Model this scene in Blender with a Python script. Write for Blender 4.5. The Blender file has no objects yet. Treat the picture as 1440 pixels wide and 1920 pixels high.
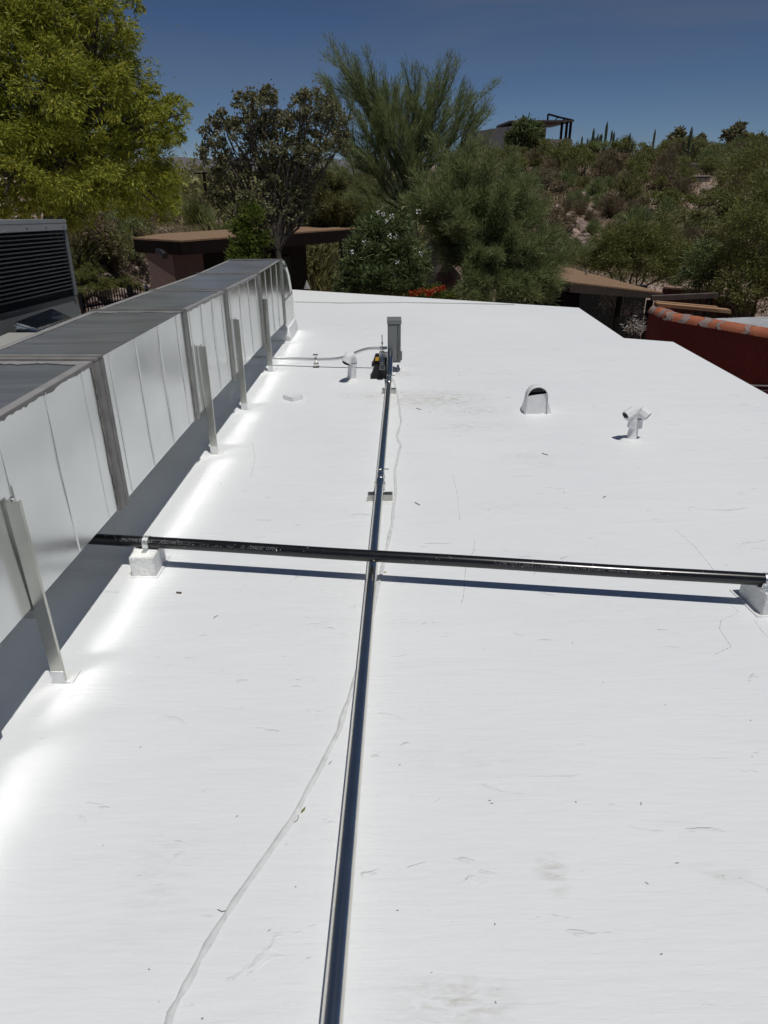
import bpy, bmesh, math, random
import numpy as np
from mathutils import Vector, Matrix, noise as mnoise
random.seed(7); RNG = np.random.default_rng(7)
sc = bpy.context.scene
COL = sc.collection

# ------------------------------------------------------------------ camera, sky, sun, exposure
EYE = 1.55
FPX, PITCH, ROLL = 1318.0, 0.45458, -0.00764          # focal length in pixels of a 1440x1920 frame
cP, sP = math.cos(PITCH), math.sin(PITCH)
_r = Vector((1, 0, 0)); _f = Vector((0, cP, -sP)); _u = Vector((0, sP, cP))
cR, sR = math.cos(ROLL), math.sin(ROLL)
_r, _u = _r * cR + _u * sR, _u * cR - _r * sR
EYEP = Vector((0, 0, EYE))
cd = bpy.data.cameras.new('camera'); cam = bpy.data.objects.new('camera', cd); COL.objects.link(cam)
cd.sensor_fit = 'VERTICAL'; cd.sensor_height = 36.0; cd.lens = 36.0 * FPX / 1920.0
cd.clip_start = 0.05; cd.clip_end = 9000
m = Matrix((( _r.x, _u.x, -_f.x), (_r.y, _u.y, -_f.y), (_r.z, _u.z, -_f.z))).to_4x4()
m.translation = EYEP; cam.matrix_world = m
sc.camera = cam

SUNV = Vector((0.17, -0.25, 1.0)).normalized()        # towards the sun
SUN_EL = math.asin(SUNV.z); SUN_AZ = math.atan2(SUNV.x, SUNV.y)
w = bpy.data.worlds.new('World'); sc.world = w; w.use_nodes = True
nt = w.node_tree; nt.nodes.clear()
out = nt.nodes.new('ShaderNodeOutputWorld'); bg = nt.nodes.new('ShaderNodeBackground')
sky = nt.nodes.new('ShaderNodeTexSky'); sky.sky_type = 'NISHITA'; sky.sun_disc = False
sky.sun_elevation = SUN_EL; sky.sun_rotation = SUN_AZ
sky.altitude = 2200; sky.air_density = 0.62; sky.dust_density = 0.35; sky.ozone_density = 2.0
tint = nt.nodes.new('ShaderNodeMix'); tint.data_type = 'RGBA'; tint.blend_type = 'MULTIPLY'
tint.inputs[0].default_value = 1.0; tint.inputs[7].default_value = (0.66, 0.75, 0.86, 1)
nt.links.new(sky.outputs[0], tint.inputs[6])
# thin cirrus
tc = nt.nodes.new('ShaderNodeTexCoord'); mp = nt.nodes.new('ShaderNodeMapping'); mp.inputs['Scale'].default_value = (1.6, 1.6, 11)
mp.inputs['Location'].default_value = (0.35, 0.1, 0.2)
nz = nt.nodes.new('ShaderNodeTexNoise'); nz.inputs['Scale'].default_value = 1.5; nz.inputs['Detail'].default_value = 6; nz.inputs['Distortion'].default_value = 0.6
cr = nt.nodes.new('ShaderNodeValToRGB'); cr.color_ramp.elements[0].position = 0.42; cr.color_ramp.elements[1].position = 0.78
cr.color_ramp.elements[1].color = (0.35, 0.35, 0.35, 1)
mx = nt.nodes.new('ShaderNodeMix'); mx.data_type = 'RGBA'; mx.inputs[7].default_value = (2.6, 2.9, 3.4, 1)
nt.links.new(tc.outputs['Generated'], mp.inputs[0]); nt.links.new(mp.outputs[0], nz.inputs[0]); nt.links.new(nz.outputs[0], cr.inputs[0])
nt.links.new(cr.outputs[0], mx.inputs[0]); nt.links.new(tint.outputs[2], mx.inputs[6]); nt.links.new(mx.outputs[2], bg.inputs[0])
bg.inputs[1].default_value = 0.05
nt.links.new(bg.outputs[0], out.inputs[0])
sd = bpy.data.lights.new('sun', 'SUN'); sun = bpy.data.objects.new('sun', sd); COL.objects.link(sun)
sd.energy = 2.65; sd.angle = math.radians(0.53); sd.color = (1.0, 0.975, 0.93)
sun.rotation_euler = SUNV.to_track_quat('Z', 'Y').to_euler(); sun.location = (20, -30, 60)
vs = sc.view_settings; sc.display_settings.display_device = 'sRGB'
vs.view_transform = 'Standard'; vs.look = 'None'; vs.exposure = 0.0; vs.gamma = 1.0; vs.use_curve_mapping = False
cy = sc.cycles
cy.use_denoising = True; cy.caustics_reflective = True; cy.caustics_refractive = False
cy.blur_glossy = 0.0; cy.max_bounces = 8; cy.diffuse_bounces = 4; cy.glossy_bounces = 5; cy.transmission_bounces = 4
cy.transparent_max_bounces = 6; cy.sample_clamp_indirect = 0.0; cy.use_guiding = True; cy.use_surface_guiding = True; cy.use_volume_guiding = False; cy.guiding_training_samples = 48

# ------------------------------------------------------------------ pixel -> place (for measured positions)
def ray(px, py): return _r * (px - 720) + _u * (960 - py) + _f * FPX
def az(px, py, z=0.0):
    d = ray(px, py); return EYEP + d * ((z - EYE) / d.z)
def aY(px, py, Y):
    d = ray(px, py); return EYEP + d * (Y / d.y)
def pxm(Y, py=400):                                    # pixels per metre at distance Y
    return FPX / ((aY(720, py, Y) - EYEP).dot(_f))

# ------------------------------------------------------------------ materials
MATS = {}
def mat(name, col, rough=0.8, metal=0.0, var=0.15, vscale=6.0, bump=0.0, bscale=40.0, stretch=(1, 1, 1), spec=0.5, col2=None, island=False, coat=0.0, detail=5.0):
    if name in MATS: return MATS[name]
    M = bpy.data.materials.new(name); M.use_nodes = True; MATS[name] = M
    n = M.node_tree; b = n.nodes['Principled BSDF']
    b.inputs['Roughness'].default_value = rough; b.inputs['Metallic'].default_value = metal
    b.inputs['Specular IOR Level'].default_value = spec
    if coat: b.inputs['Coat Weight'].default_value = coat; b.inputs['Coat Roughness'].default_value = 0.1
    tcn = n.nodes.new('ShaderNodeTexCoord'); mpn = n.nodes.new('ShaderNodeMapping'); mpn.inputs['Scale'].default_value = stretch
    n.links.new(tcn.outputs['Object'], mpn.inputs[0])
    no = n.nodes.new('ShaderNodeTexNoise'); no.inputs['Scale'].default_value = vscale; no.inputs['Detail'].default_value = detail
    n.links.new(mpn.outputs[0], no.inputs[0])
    c2 = col2 or tuple(min(1, c * (1 + var)) for c in col); c1 = tuple(c * (1 - var) for c in col) if col2 is None else col
    rp = n.nodes.new('ShaderNodeValToRGB'); rp.color_ramp.elements[0].position = 0.3; rp.color_ramp.elements[1].position = 0.7
    rp.color_ramp.elements[0].color = (*c1, 1); rp.color_ramp.elements[1].color = (*c2, 1)
    if island:
        g = n.nodes.new('ShaderNodeNewGeometry')
        mm = n.nodes.new('ShaderNodeMath'); mm.operation = 'MULTIPLY_ADD'; mm.inputs[1].default_value = 0.5
        n.links.new(g.outputs['Random Per Island'], mm.inputs[0])
        m3 = n.nodes.new('ShaderNodeMath'); m3.operation = 'MULTIPLY'; m3.inputs[1].default_value = 0.5
        n.links.new(no.outputs[0], m3.inputs[0]); n.links.new(m3.outputs[0], mm.inputs[2]); n.links.new(mm.outputs[0], rp.inputs[0])
    else:
        n.links.new(no.outputs[0], rp.inputs[0])
    n.links.new(rp.outputs[0], b.inputs['Base Color'])
    if bump:
        nb = n.nodes.new('ShaderNodeTexNoise'); nb.inputs['Scale'].default_value = bscale; nb.inputs['Detail'].default_value = 6
        n.links.new(mpn.outputs[0], nb.inputs[0])
        bp = n.nodes.new('ShaderNodeBump'); bp.inputs['Strength'].default_value = 1.0; bp.inputs['Distance'].default_value = bump
        n.links.new(nb.outputs[0], bp.inputs['Height']); n.links.new(bp.outputs[0], b.inputs['Normal'])
    return M
def leafmat(name, c1, c2, trans=0.35, rough=0.55):
    if name in MATS: return MATS[name]
    M = bpy.data.materials.new(name); M.use_nodes = True; MATS[name] = M
    n = M.node_tree; b = n.nodes['Principled BSDF']; o = n.nodes['Material Output']
    b.inputs['Roughness'].default_value = rough; b.inputs['Specular IOR Level'].default_value = 0.35
    g = n.nodes.new('ShaderNodeNewGeometry'); rp = n.nodes.new('ShaderNodeValToRGB')
    rp.color_ramp.elements[0].color = (*c1, 1); rp.color_ramp.elements[1].color = (*c2, 1)
    n.links.new(g.outputs['Random Per Island'], rp.inputs[0]); n.links.new(rp.outputs[0], b.inputs['Base Color'])
    t = n.nodes.new('ShaderNodeBsdfTranslucent'); mxs = n.nodes.new('ShaderNodeMixShader'); mxs.inputs[0].default_value = trans
    n.links.new(rp.outputs[0], t.inputs[0]); n.links.new(b.outputs[0], mxs.inputs[1]); n.links.new(t.outputs[0], mxs.inputs[2])
    n.links.new(mxs.outputs[0], o.inputs[0])
    return M

# ------------------------------------------------------------------ mesh builder
class MB:
    def __init__(s): s.v = []; s.f = []
    def add(s, vs, fs):
        k = len(s.v); s.v += [tuple(p) for p in vs]; s.f += [tuple(i + k for i in f) for f in fs]; return s
    def box(s, a, b, T=None):
        (x0, y0, z0), (x1, y1, z1) = a, b
        p = [Vector(q) for q in ((x0,y0,z0),(x1,y0,z0),(x1,y1,z0),(x0,y1,z0),(x0,y0,z1),(x1,y0,z1),(x1,y1,z1),(x0,y1,z1))]
        if T: p = [T(q) for q in p]
        return s.add(p, [(0,3,2,1),(4,5,6,7),(0,1,5,4),(1,2,6,5),(2,3,7,6),(3,0,4,7)])
    def hexa(s, p):   # 8 points, bottom ring then top ring
        return s.add(p, [(0,3,2,1),(4,5,6,7),(0,1,5,4),(1,2,6,5),(2,3,7,6),(3,0,4,7)])
    def prism(s, poly, ext):   # poly: 3D points, ext: vector
        n = len(poly); e = Vector(ext); p = [Vector(q) for q in poly]
        return s.add(p + [q + e for q in p], [tuple(range(n))[::-1], tuple(range(n, 2*n))] + [(i, (i+1) % n, (i+1) % n + n, i + n) for i in range(n)])
    def tube(s, pts, r, n=10, caps=True):
        pts = [Vector(p) for p in pts]; N = len(pts)
        rs = r if isinstance(r, (list, tuple)) else [r] * N
        tan = [(pts[min(i+1, N-1)] - pts[max(i-1, 0)]).normalized() for i in range(N)]
        up = Vector((0, 0, 1)) if abs(tan[0].z) < 0.9 else Vector((1, 0, 0))
        a = tan[0].cross(up).normalized(); vs = []; fs = []
        for i in range(N):
            a = (a - tan[i] * a.dot(tan[i])).normalized(); b = tan[i].cross(a)
            for k in range(n):
                t = 2 * math.pi * k / n; vs.append(pts[i] + (a * math.cos(t) + b * math.sin(t)) * rs[i])
        for i in range(N - 1):
            for k in range(n):
                k2 = (k + 1) % n; fs.append((i*n+k, (i+1)*n+k, (i+1)*n+k2, i*n+k2)[::-1])
        if caps: fs += [tuple(range(n)), tuple(range((N-1)*n, N*n))[::-1]]
        return s.add(vs, fs)
    def cone(s, c, r0, r1, h, n=12, caps=True): return s.tube([c, Vector(c) + Vector((0, 0, h))], [r0, r1], n, caps)
    def build(s, name, material, parent=None, smooth=False, bevel=0.0, loc=None):
        me = bpy.data.meshes.new(name); me.from_pydata([tuple(p) for p in s.v], [], s.f); me.materials.append(material)
        bm = bmesh.new(); bm.from_mesh(me); bmesh.ops.recalc_face_normals(bm, faces=bm.faces)
        if bevel: bmesh.ops.bevel(bm, geom=[e for e in bm.edges if len(e.link_faces) == 2 and e.calc_face_angle(0) > 0.6], offset=bevel, segments=2, affect='EDGES', clamp_overlap=True)
        if smooth:
            for f in bm.faces: f.smooth = True
            for e in bm.edges:
                if len(e.link_faces) == 2 and e.calc_face_angle(0) > 0.75: e.smooth = False
        bm.to_mesh(me); bm.free()
        o = bpy.data.objects.new(name, me); COL.objects.link(o)
        if loc is not None: o.location = loc
        if parent: adopt(o, parent)
        return o
def adopt(o, p):           # meshes are built in world coordinates; the parent's inverse keeps them there
    o.parent = p; o.matrix_parent_inverse = WORLD[p.name].inverted() if p.name in WORLD else Matrix()
WORLD = {}
def thing(name, label, cat, loc, group=None):
    o = bpy.data.objects.new(name, None); COL.objects.link(o); o.location = loc; o.empty_display_size = 0.2
    WORLD[o.name] = Matrix.Translation(Vector(loc)); o['label'] = label; o['category'] = cat
    if group: o['group'] = group
    return o
def tag(o, label, cat, group=None):
    o['label'] = label; o['category'] = cat
    if group: o['group'] = group
    return o
def struct(o): o['kind'] = 'structure'; return o
def fast_mesh(name, V, Fq, material):      # V (n,3), Fq (m,k) all faces same size
    me = bpy.data.meshes.new(name); k = Fq.shape[1]
    me.vertices.add(len(V)); me.vertices.foreach_set('co', V.astype(np.float32).ravel())
    me.loops.add(Fq.size); me.loops.foreach_set('vertex_index', Fq.astype(np.int32).ravel())
    me.polygons.add(len(Fq)); me.polygons.foreach_set('loop_start', np.arange(0, Fq.size, k, dtype=np.int32))
    me.update(calc_edges=True); me.materials.append(material); return me

# ------------------------------------------------------------------ base materials
def roof_material():
    M = bpy.data.materials.new('white_roof_coating'); M.use_nodes = True; n = M.node_tree; L = n.links.new
    b = n.nodes['Principled BSDF']; b.inputs['Roughness'].default_value = 0.62; b.inputs['Specular IOR Level'].default_value = 0.35
    tcn = n.nodes.new('ShaderNodeTexCoord')
    def noise(scale, stretch, detail=5, dist=0.0, rough=0.5):
        mpn = n.nodes.new('ShaderNodeMapping'); mpn.inputs['Scale'].default_value = stretch; L(tcn.outputs['Object'], mpn.inputs[0])
        q = n.nodes.new('ShaderNodeTexNoise'); q.inputs['Scale'].default_value = scale; q.inputs['Detail'].default_value = detail
        q.inputs['Distortion'].default_value = dist; q.inputs['Roughness'].default_value = rough; L(mpn.outputs[0], q.inputs[0]); return q.outputs[0]
    def ramp(src, p0, p1, v0=0.0, v1=1.0):
        q = n.nodes.new('ShaderNodeMapRange'); q.inputs[1].default_value = p0; q.inputs[2].default_value = p1; q.inputs[3].default_value = v0; q.inputs[4].default_value = v1
        L(src, q.inputs[0]); return q.outputs[0]
    def math_(op, a, c):
        q = n.nodes.new('ShaderNodeMath'); q.operation = op
        for i, x in enumerate((a, c)):
            if isinstance(x, (int, float)): q.inputs[i].default_value = x
            else: L(x, q.inputs[i])
        return q.outputs[0]
    def mix(fac, a, c):
        q = n.nodes.new('ShaderNodeMix'); q.data_type = 'RGBA'; L(fac, q.inputs[0])
        if isinstance(a, tuple): q.inputs[6].default_value = (*a, 1)
        else: L(a, q.inputs[6])
        q.inputs[7].default_value = (*c, 1); return q.outputs[2]
    base = mix(ramp(noise(0.7, (1, 1, 1), 6), 0.35, 0.65), (0.785, 0.80, 0.81), (0.825, 0.835, 0.835))
    fine = ramp(noise(9, (1.0, 6, 1), 6, 0.6), 0.45, 0.8, 0, 0.13)
    base = mix(fine, base, (0.70, 0.71, 0.72))
    # foot dirt, each patch where the photograph has it
    px_st = [(812, 748, .48, .26, .95), (700, 742, .3, .12, .7), (1035, 1640, .045, .06, .9), (850, 1880, .14, .06, .8), (900, 770, .3, .15, .6), (740, 700, .25, .12, .6), (985, 855, .2, .07, .45), (1010, 870, .12, .05, .4),
             (1350, 1640, .09, .04, .35), (880, 800, .4, .12, .4), (900, 1420, .3, .1, .16), (300, 1640, .10, .25, .22), (1150, 1150, .5, .12, .12), (960, 950, .25, .08, .2)]
    n1 = noise(14, (1.0, 3.0, 1), 7, 0.6, 0.65)
    tot = None
    for (px, py, rx, ry, amt) in px_st:
        c = az(px, py); mpn = n.nodes.new('ShaderNodeMapping'); mpn.vector_type = 'POINT'
        mpn.inputs['Scale'].default_value = (1 / rx, 1 / ry, 0); mpn.inputs['Location'].default_value = (-c.x / rx, -c.y / ry, 0)
        L(tcn.outputs['Object'], mpn.inputs[0]); ln = n.nodes.new('ShaderNodeVectorMath'); ln.operation = 'LENGTH'; L(mpn.outputs[0], ln.inputs[0])
        v = ramp(ln.outputs['Value'], 1.15, 0.1, 0, amt); tot = v if tot is None else math_('MAXIMUM', tot, v)
    fac = math_('MULTIPLY', tot, ramp(n1, 0.42, 0.68))
    base = mix(fac, base, (0.47, 0.44, 0.37))
    # tiny specks of grit ground into the paint
    vo = n.nodes.new('ShaderNodeTexVoronoi'); vo.inputs['Scale'].default_value = 9; L(tcn.outputs['Object'], vo.inputs[0])
    speck = math_('MULTIPLY', ramp(vo.outputs['Distance'], 0.03, 0.015), ramp(noise(3, (1, 1, 1), 3), 0.5, 0.62))
    base = mix(speck, base, (0.25, 0.23, 0.2))
    L(base, b.inputs['Base Color'])
    # brushed and rolled relief
    h1 = noise(7, (1.0, 9, 1), 6, 0.5, 0.6); h2 = noise(2.2, (0.6, 2.0, 1), 4, 0.8); h3 = noise(60, (1, 1.6, 1), 3)
    h = math_('ADD', math_('MULTIPLY', h1, 0.48), math_('ADD', math_('MULTIPLY', h2, 2.2), math_('MULTIPLY', h3, 0.12)))
    blister = ramp(noise(4.5, (1, 2.2, 1), 5, 1.6), 0.66, 0.74, 0, 0.9)
    h = math_('ADD', h, blister)
    bp = n.nodes.new('ShaderNodeBump'); bp.inputs['Distance'].default_value = 0.0042; bp.inputs['Strength'].default_value = 1.0
    L(h, bp.inputs['Height']); L(bp.outputs[0], b.inputs['Normal']); MATS['white_roof_coating'] = M
    return M
ROOF = roof_material()
WHITE = mat('white_paint', (0.78, 0.78, 0.77), 0.7, var=0.05, vscale=20, bump=0.002, bscale=60)
ROUGHWHITE = mat('white_painted_wood', (0.76, 0.76, 0.74), 0.7, var=0.06, vscale=30, bump=0.006, bscale=90)
def duct_material(name, c1, c2, rough, wave=0.002, streak=(1, 1, 1)):
    M = mat(name, c1, rough, 1.0, col2=c2, vscale=3.5, stretch=streak)
    n = M.node_tree; b = n.nodes['Principled BSDF']; tcn = [q for q in n.nodes if q.type == 'TEX_COORD'][0]
    nb = n.nodes.new('ShaderNodeTexNoise'); nb.inputs['Scale'].default_value = 2.4; nb.inputs['Detail'].default_value = 3; n.links.new(tcn.outputs['Object'], nb.inputs[0])
    bp = n.nodes.new('ShaderNodeBump'); bp.inputs['Distance'].default_value = wave * 4; n.links.new(nb.outputs[0], bp.inputs['Height']); n.links.new(bp.outputs[0], b.inputs['Normal'])
    rr = n.nodes.new('ShaderNodeMapRange'); rr.inputs[3].default_value = rough * 0.75; rr.inputs[4].default_value = rough * 1.35
    n2 = n.nodes.new('ShaderNodeTexNoise'); n2.inputs['Scale'].default_value = 5; n2.inputs['Detail'].default_value = 5; n.links.new(tcn.outputs['Object'], n2.inputs[0])
    n.links.new(n2.outputs[0], rr.inputs[0]); n.links.new(rr.outputs[0], b.inputs['Roughness'])
    return M
GALV = duct_material('galvanized_side', (0.62, 0.64, 0.635), (0.72, 0.74, 0.73), 0.215, 0.0008)
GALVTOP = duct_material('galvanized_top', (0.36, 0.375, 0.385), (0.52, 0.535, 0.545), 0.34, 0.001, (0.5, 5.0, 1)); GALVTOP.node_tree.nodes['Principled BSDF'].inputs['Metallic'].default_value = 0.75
STEEL = mat('bright_steel', (0.70, 0.71, 0.70), 0.28, 1.0, var=0.06, vscale=9)
EMT = mat('conduit_steel', (0.76, 0.73, 0.66), 0.19, 1.0, var=0.08, vscale=14, bump=0.0006, bscale=25)
EMTS = mat('zinc_fitting', (0.72, 0.70, 0.66), 0.16, 1.0, var=0.1, vscale=30)
POST = mat('post_steel', (0.52, 0.52, 0.48), 0.35, 1.0, var=0.1, vscale=7)
SEAL = mat('grey_sealant', (0.205, 0.195, 0.185), 0.7, 0.0, var=0.18, vscale=14, bump=0.004, bscale=25)
SEALTOP = mat('grey_sealant_weathered', (0.30, 0.29, 0.28), 0.6, 0.0, var=0.15, vscale=12, bump=0.003, bscale=25)
ABS = mat('black_pipe', (0.010, 0.010, 0.011), 0.22, 0.0, var=0.3, vscale=40, spec=0.6)
BLACKRUB = mat('black_rubber', (0.006, 0.006, 0.007), 0.6, 0.0, var=0.2, vscale=20, bump=0.002)
YELLOW = mat('yellow_tape', (0.55, 0.32, 0.03), 0.5, var=0.1)
BOXGREY = mat('grey_enamel', (0.19, 0.20, 0.195), 0.45, 0.0, var=0.05, vscale=10)
ACGREY = mat('unit_grey_enamel', (0.16, 0.17, 0.165), 0.45, 0.0, var=0.07, vscale=5)
ACDARK = mat('dark_fin', (0.035, 0.037, 0.042), 0.45, 0.3, var=0.1, vscale=8)
BLACK = mat('black_void', (0.006, 0.006, 0.006), 0.9, var=0.1)
TEXTW = mat('grey_print', (0.17, 0.17, 0.17), 0.6, var=0.3, vscale=120)
STUCCO_RED = mat('red_stucco', (0.27, 0.052, 0.035), 0.9, var=0.1, vscale=3, bump=0.004, bscale=50)
STUCCO_PINK = mat('pink_stucco', (0.22, 0.15, 0.125), 0.9, var=0.1, vscale=3, bump=0.004, bscale=50)
STUCCO_DARK = mat('brown_stucco', (0.085, 0.055, 0.045), 0.9, var=0.12, vscale=3, bump=0.004, bscale=50)
TANROOF = mat('tan_gravel_roof', (0.25, 0.155, 0.09), 0.9, var=0.2, vscale=12, bump=0.01, bscale=80)
CLAY = mat('clay_tile', (0.32, 0.085, 0.04), 0.75, col2=(0.43, 0.14, 0.07), vscale=7, bump=0.004, bscale=40)
MORTAR = mat('mortar', (0.27, 0.20, 0.18), 0.9, var=0.25, vscale=10, bump=0.008, bscale=30)
DARKWOOD = mat('dark_wood', (0.014, 0.010, 0.009), 0.9, spec=0.1, var=0.2)  # darkened so the shed fascia carries its shade in the colour
GREYWOOD = mat('weathered_wood', (0.11, 0.085, 0.075), 0.8, var=0.2)
BOARD = mat('board_wood', (0.36, 0.21, 0.11), 0.8, var=0.2, vscale=10, stretch=(1, 8, 8))
GREYROOF = mat('pale_roof_coating', (0.36, 0.37, 0.38), 0.8, var=0.2, vscale=5)
IRON = mat('black_iron', (0.012, 0.012, 0.013), 0.5, var=0.1)
BARK = mat('bark', (0.07, 0.055, 0.042), 0.9, var=0.3, vscale=20, bump=0.01)
GREENBARK = mat('green_bark', (0.085, 0.10, 0.045), 0.8, var=0.2, vscale=10)
PALEBARK = mat('pale_bark', (0.20, 0.18, 0.15), 0.85, var=0.25, vscale=10)
TWIG = mat('dry_twig', (0.10, 0.075, 0.05), 0.9, var=0.2)
CACTUS = mat('cactus_skin', (0.045, 0.06, 0.03), 0.8, var=0.25, vscale=5)
ROCK = mat('rock', (0.18, 0.13, 0.11), 0.9, col2=(0.38, 0.29, 0.25), vscale=2.5, bump=0.05, bscale=6)

# ================================================================== TERRAIN
def sm(t): t = max(0.0, min(1.0, t)); return t * t * (3 - 2 * t)
def ground_z(x, y):
    h = -3.0
    h += 2.6 * sm((y - 11.3) / 7.5) * sm((-x - 5.3) / 2.2) * (1 - 0.45 * sm((y - 24) / 30))
    d = y + 0.25 * x
    h += 5.0 * sm((d - 19) / 34) * sm((x - 0.0) / 7) * (1 - sm((d - 85) / 160) * 0.7)
    h += 0.45 * mnoise.noise(Vector((x * 0.13, y * 0.13, 3))) * sm((math.hypot(x, y) - 11) / 8)
    h += 0.35 * mnoise.noise(Vector((x * 0.5, y * 0.5, 9))) * sm((d - 22) / 8) * sm((x - 3) / 5)
    h -= 9 * sm((y - 90) / 400)
    return h
def axis(a, b, near, step, far): pass
xs = sorted(set([round(v, 3) for v in list(np.arange(-30, 60, 1.0)) + [-4000, -2500, -1500, -900, -500, -300, -200, -130, -90, -65, -50, -40, -35, 66, 74, 85, 100, 130, 170, 230, 300, 500, 900, 1500, 2500, 4000]]))
ys = sorted(set([round(v, 3) for v in list(np.arange(-8, 80, 1.0)) + [-300, -100, -40, -20, 86, 94, 105, 120, 140, 170, 210, 270, 350, 500, 800, 1200, 1800, 2600, 3600, 5000]]))
V = np.array([[x, y, ground_z(x, y)] for y in ys for x in xs]); nx = len(xs)
Fq = np.array([[j*nx+i, j*nx+i+1, (j+1)*nx+i+1, (j+1)*nx+i] for j in range(len(ys)-1) for i in range(nx-1)])
DESERT = mat('desert_soil', (0.20, 0.135, 0.105), 0.95, col2=(0.42, 0.31, 0.26), vscale=0.5, bump=0.1, bscale=3, detail=9)
g = bpy.data.objects.new('ground', fast_mesh('ground', V, Fq, DESERT)); COL.objects.link(g); struct(g)
for p in g.data.polygons: p.use_smooth = True
# far mountain range
mb = MB(); N = 60; vs_ = []; 
for j, (dy, hh) in enumerate(((0, 0), (150, .45), (350, 1.0), (700, 0.75), (1100, 0))):
    for i in range(N):
        X = -2600 + 3000 * i / (N - 1)
        z = -14 + hh * (62 + 26 * mnoise.noise(Vector((X * .0016, 1.3, 0))) + 9 * mnoise.noise(Vector((X * .008, dy * .01, 0)))) * (1.0 - 0.55 * sm((X + 900) / 1200))
        vs_.append((X, 2500 + dy + 40 * mnoise.noise(Vector((X * .01, dy, 5))), z))
mb.add(vs_, [(j*N+i, j*N+i+1, (j+1)*N+i+1, (j+1)*N+i) for j in range(4) for i in range(N-1)])
MOUNT = mat('mountain_rock', (0.12, 0.11, 0.12), 0.95, var=0.15, vscale=0.01)
struct(mb.build('mountain_range', MOUNT, smooth=True))

# ================================================================== OUR BUILDING
outline = [(-4.0, -3.0), (3.0, -3.0), (2.9, 5.13), (2.852, 6.928), (2.427, 7.113), (2.405, 8.832), (-1.274, 10.449), (-3.0, 11.2), (-3.0, 5.9), (-4.0, 5.9)]
house = thing('flat_roof_house', 'white coated flat roof house the camera stands on', 'house', (0, 3, -3.0))
mb = MB(); mb.prism([(x, y, -0.05) for x, y in outline], (0, 0, 0.05)); mb.build('roof_deck', ROOF, house)
cx, cy_ = 0, 4
mb = MB(); mb.prism([(x - 0.012 * (1 if x > 0 else -1), y - 0.012 * (1 if y > 4 else -1), -0.14) for x, y in outline], (0, 0, 0.0895)); mb.build('drip_edge', mat('drip_edge', (0.5, 0.5, 0.5), 0.5, var=.05), house)
mb = MB(); mb.prism([(x - 0.04 * (1 if x > 0 else -1), y - 0.04 * (1 if y > 4 else -1), -3.2) for x, y in outline], (0, 0, 3.058)); mb.build('wall', STUCCO_DARK, house)
def polyline_strip(pts, w, h, name, material, jitter=0.0, zb=0.0, n=4):
    P = [];                                         # low rounded ridge lying on the deck
    for a, b in zip(pts[:-1], pts[1:]):
        for k in range(n): P.append(a.lerp(b, k / n))
    P.append(pts[-1]); vs2 = []; fs = []
    for i, p in enumerate(P):
        t = (P[min(i+1, len(P)-1)] - P[max(i-1, 0)]).normalized(); s_ = Vector((t.y, -t.x, 0))
        ww = w * (1 + jitter * mnoise.noise(Vector((i * .7, 1, 2)))); j = s_ * jitter * w * mnoise.noise(Vector((i * .35, 7, 2)))
        c = Vector((p.x, p.y, zb)) + j
        vs2 += [c - s_ * ww, c - s_ * ww * .5 + Vector((0, 0, h * .8)), c + Vector((0, 0, h)), c + s_ * ww * .5 + Vector((0, 0, h * .8)), c + s_ * ww]
    for i in range(len(P) - 1):
        for k in range(4): fs.append((i*5+k, i*5+k+1, (i+1)*5+k+1, (i+1)*5+k))
    m_ = MB(); m_.add(vs2, fs); return m_.build(name, material, house, smooth=True)
SEAM = mat('painted_seam', (0.66, 0.665, 0.66), 0.7, var=0.12, vscale=25, bump=0.004, bscale=40)
sm_pts = [az(x, y) for x, y in ((300, 1960), (322, 1900), (372, 1800), (440, 1690), (500, 1605), (558, 1520), (600, 1440), (635, 1370), (660, 1295), (690, 1190), (708, 1105), (722, 1040), (735, 985), (741, 930), (741, 880), (752, 835), (744, 820), (752, 790), (748, 755), (741, 720), (733, 705))]
polyline_strip(sm_pts, 0.009, 0.0055, 'seam_ridge', SEAM, 0.5, -0.0005)
polyline_strip([az(x, y) for x, y in ((553, 567), (640, 569), (760, 568), (880, 570), (965, 572))], 0.008, 0.012, 'seam_ridge', mat('dark_seam', (0.42, 0.42, 0.40), 0.8), 0.3, -0.0005)
CRACK = mat('crack_dirt', (0.52, 0.50, 0.47), 0.9, var=0.5, vscale=60)
for pts in (((1368, 1132), (1386, 1148), (1352, 1163), (1349, 1178), (1356, 1190), (1371, 1213), (1338, 1228)), ((890, 1014), (889, 1030), (873, 1064), (869, 1120), (864, 1132)), ((1265, 992), (1300, 1022), (1328, 1055), (1337, 1068)),
            ((1414, 1162), (1428, 1182), (1440, 1195)), ((470, 895), (478, 860), (474, 830)), ((850, 893), (858, 930), (862, 975))):
    polyline_strip([az(x, y) for x, y in pts], 0.0011, 0.0007, 'crack', CRACK, 0.9, 0.0000, 8)

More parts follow.
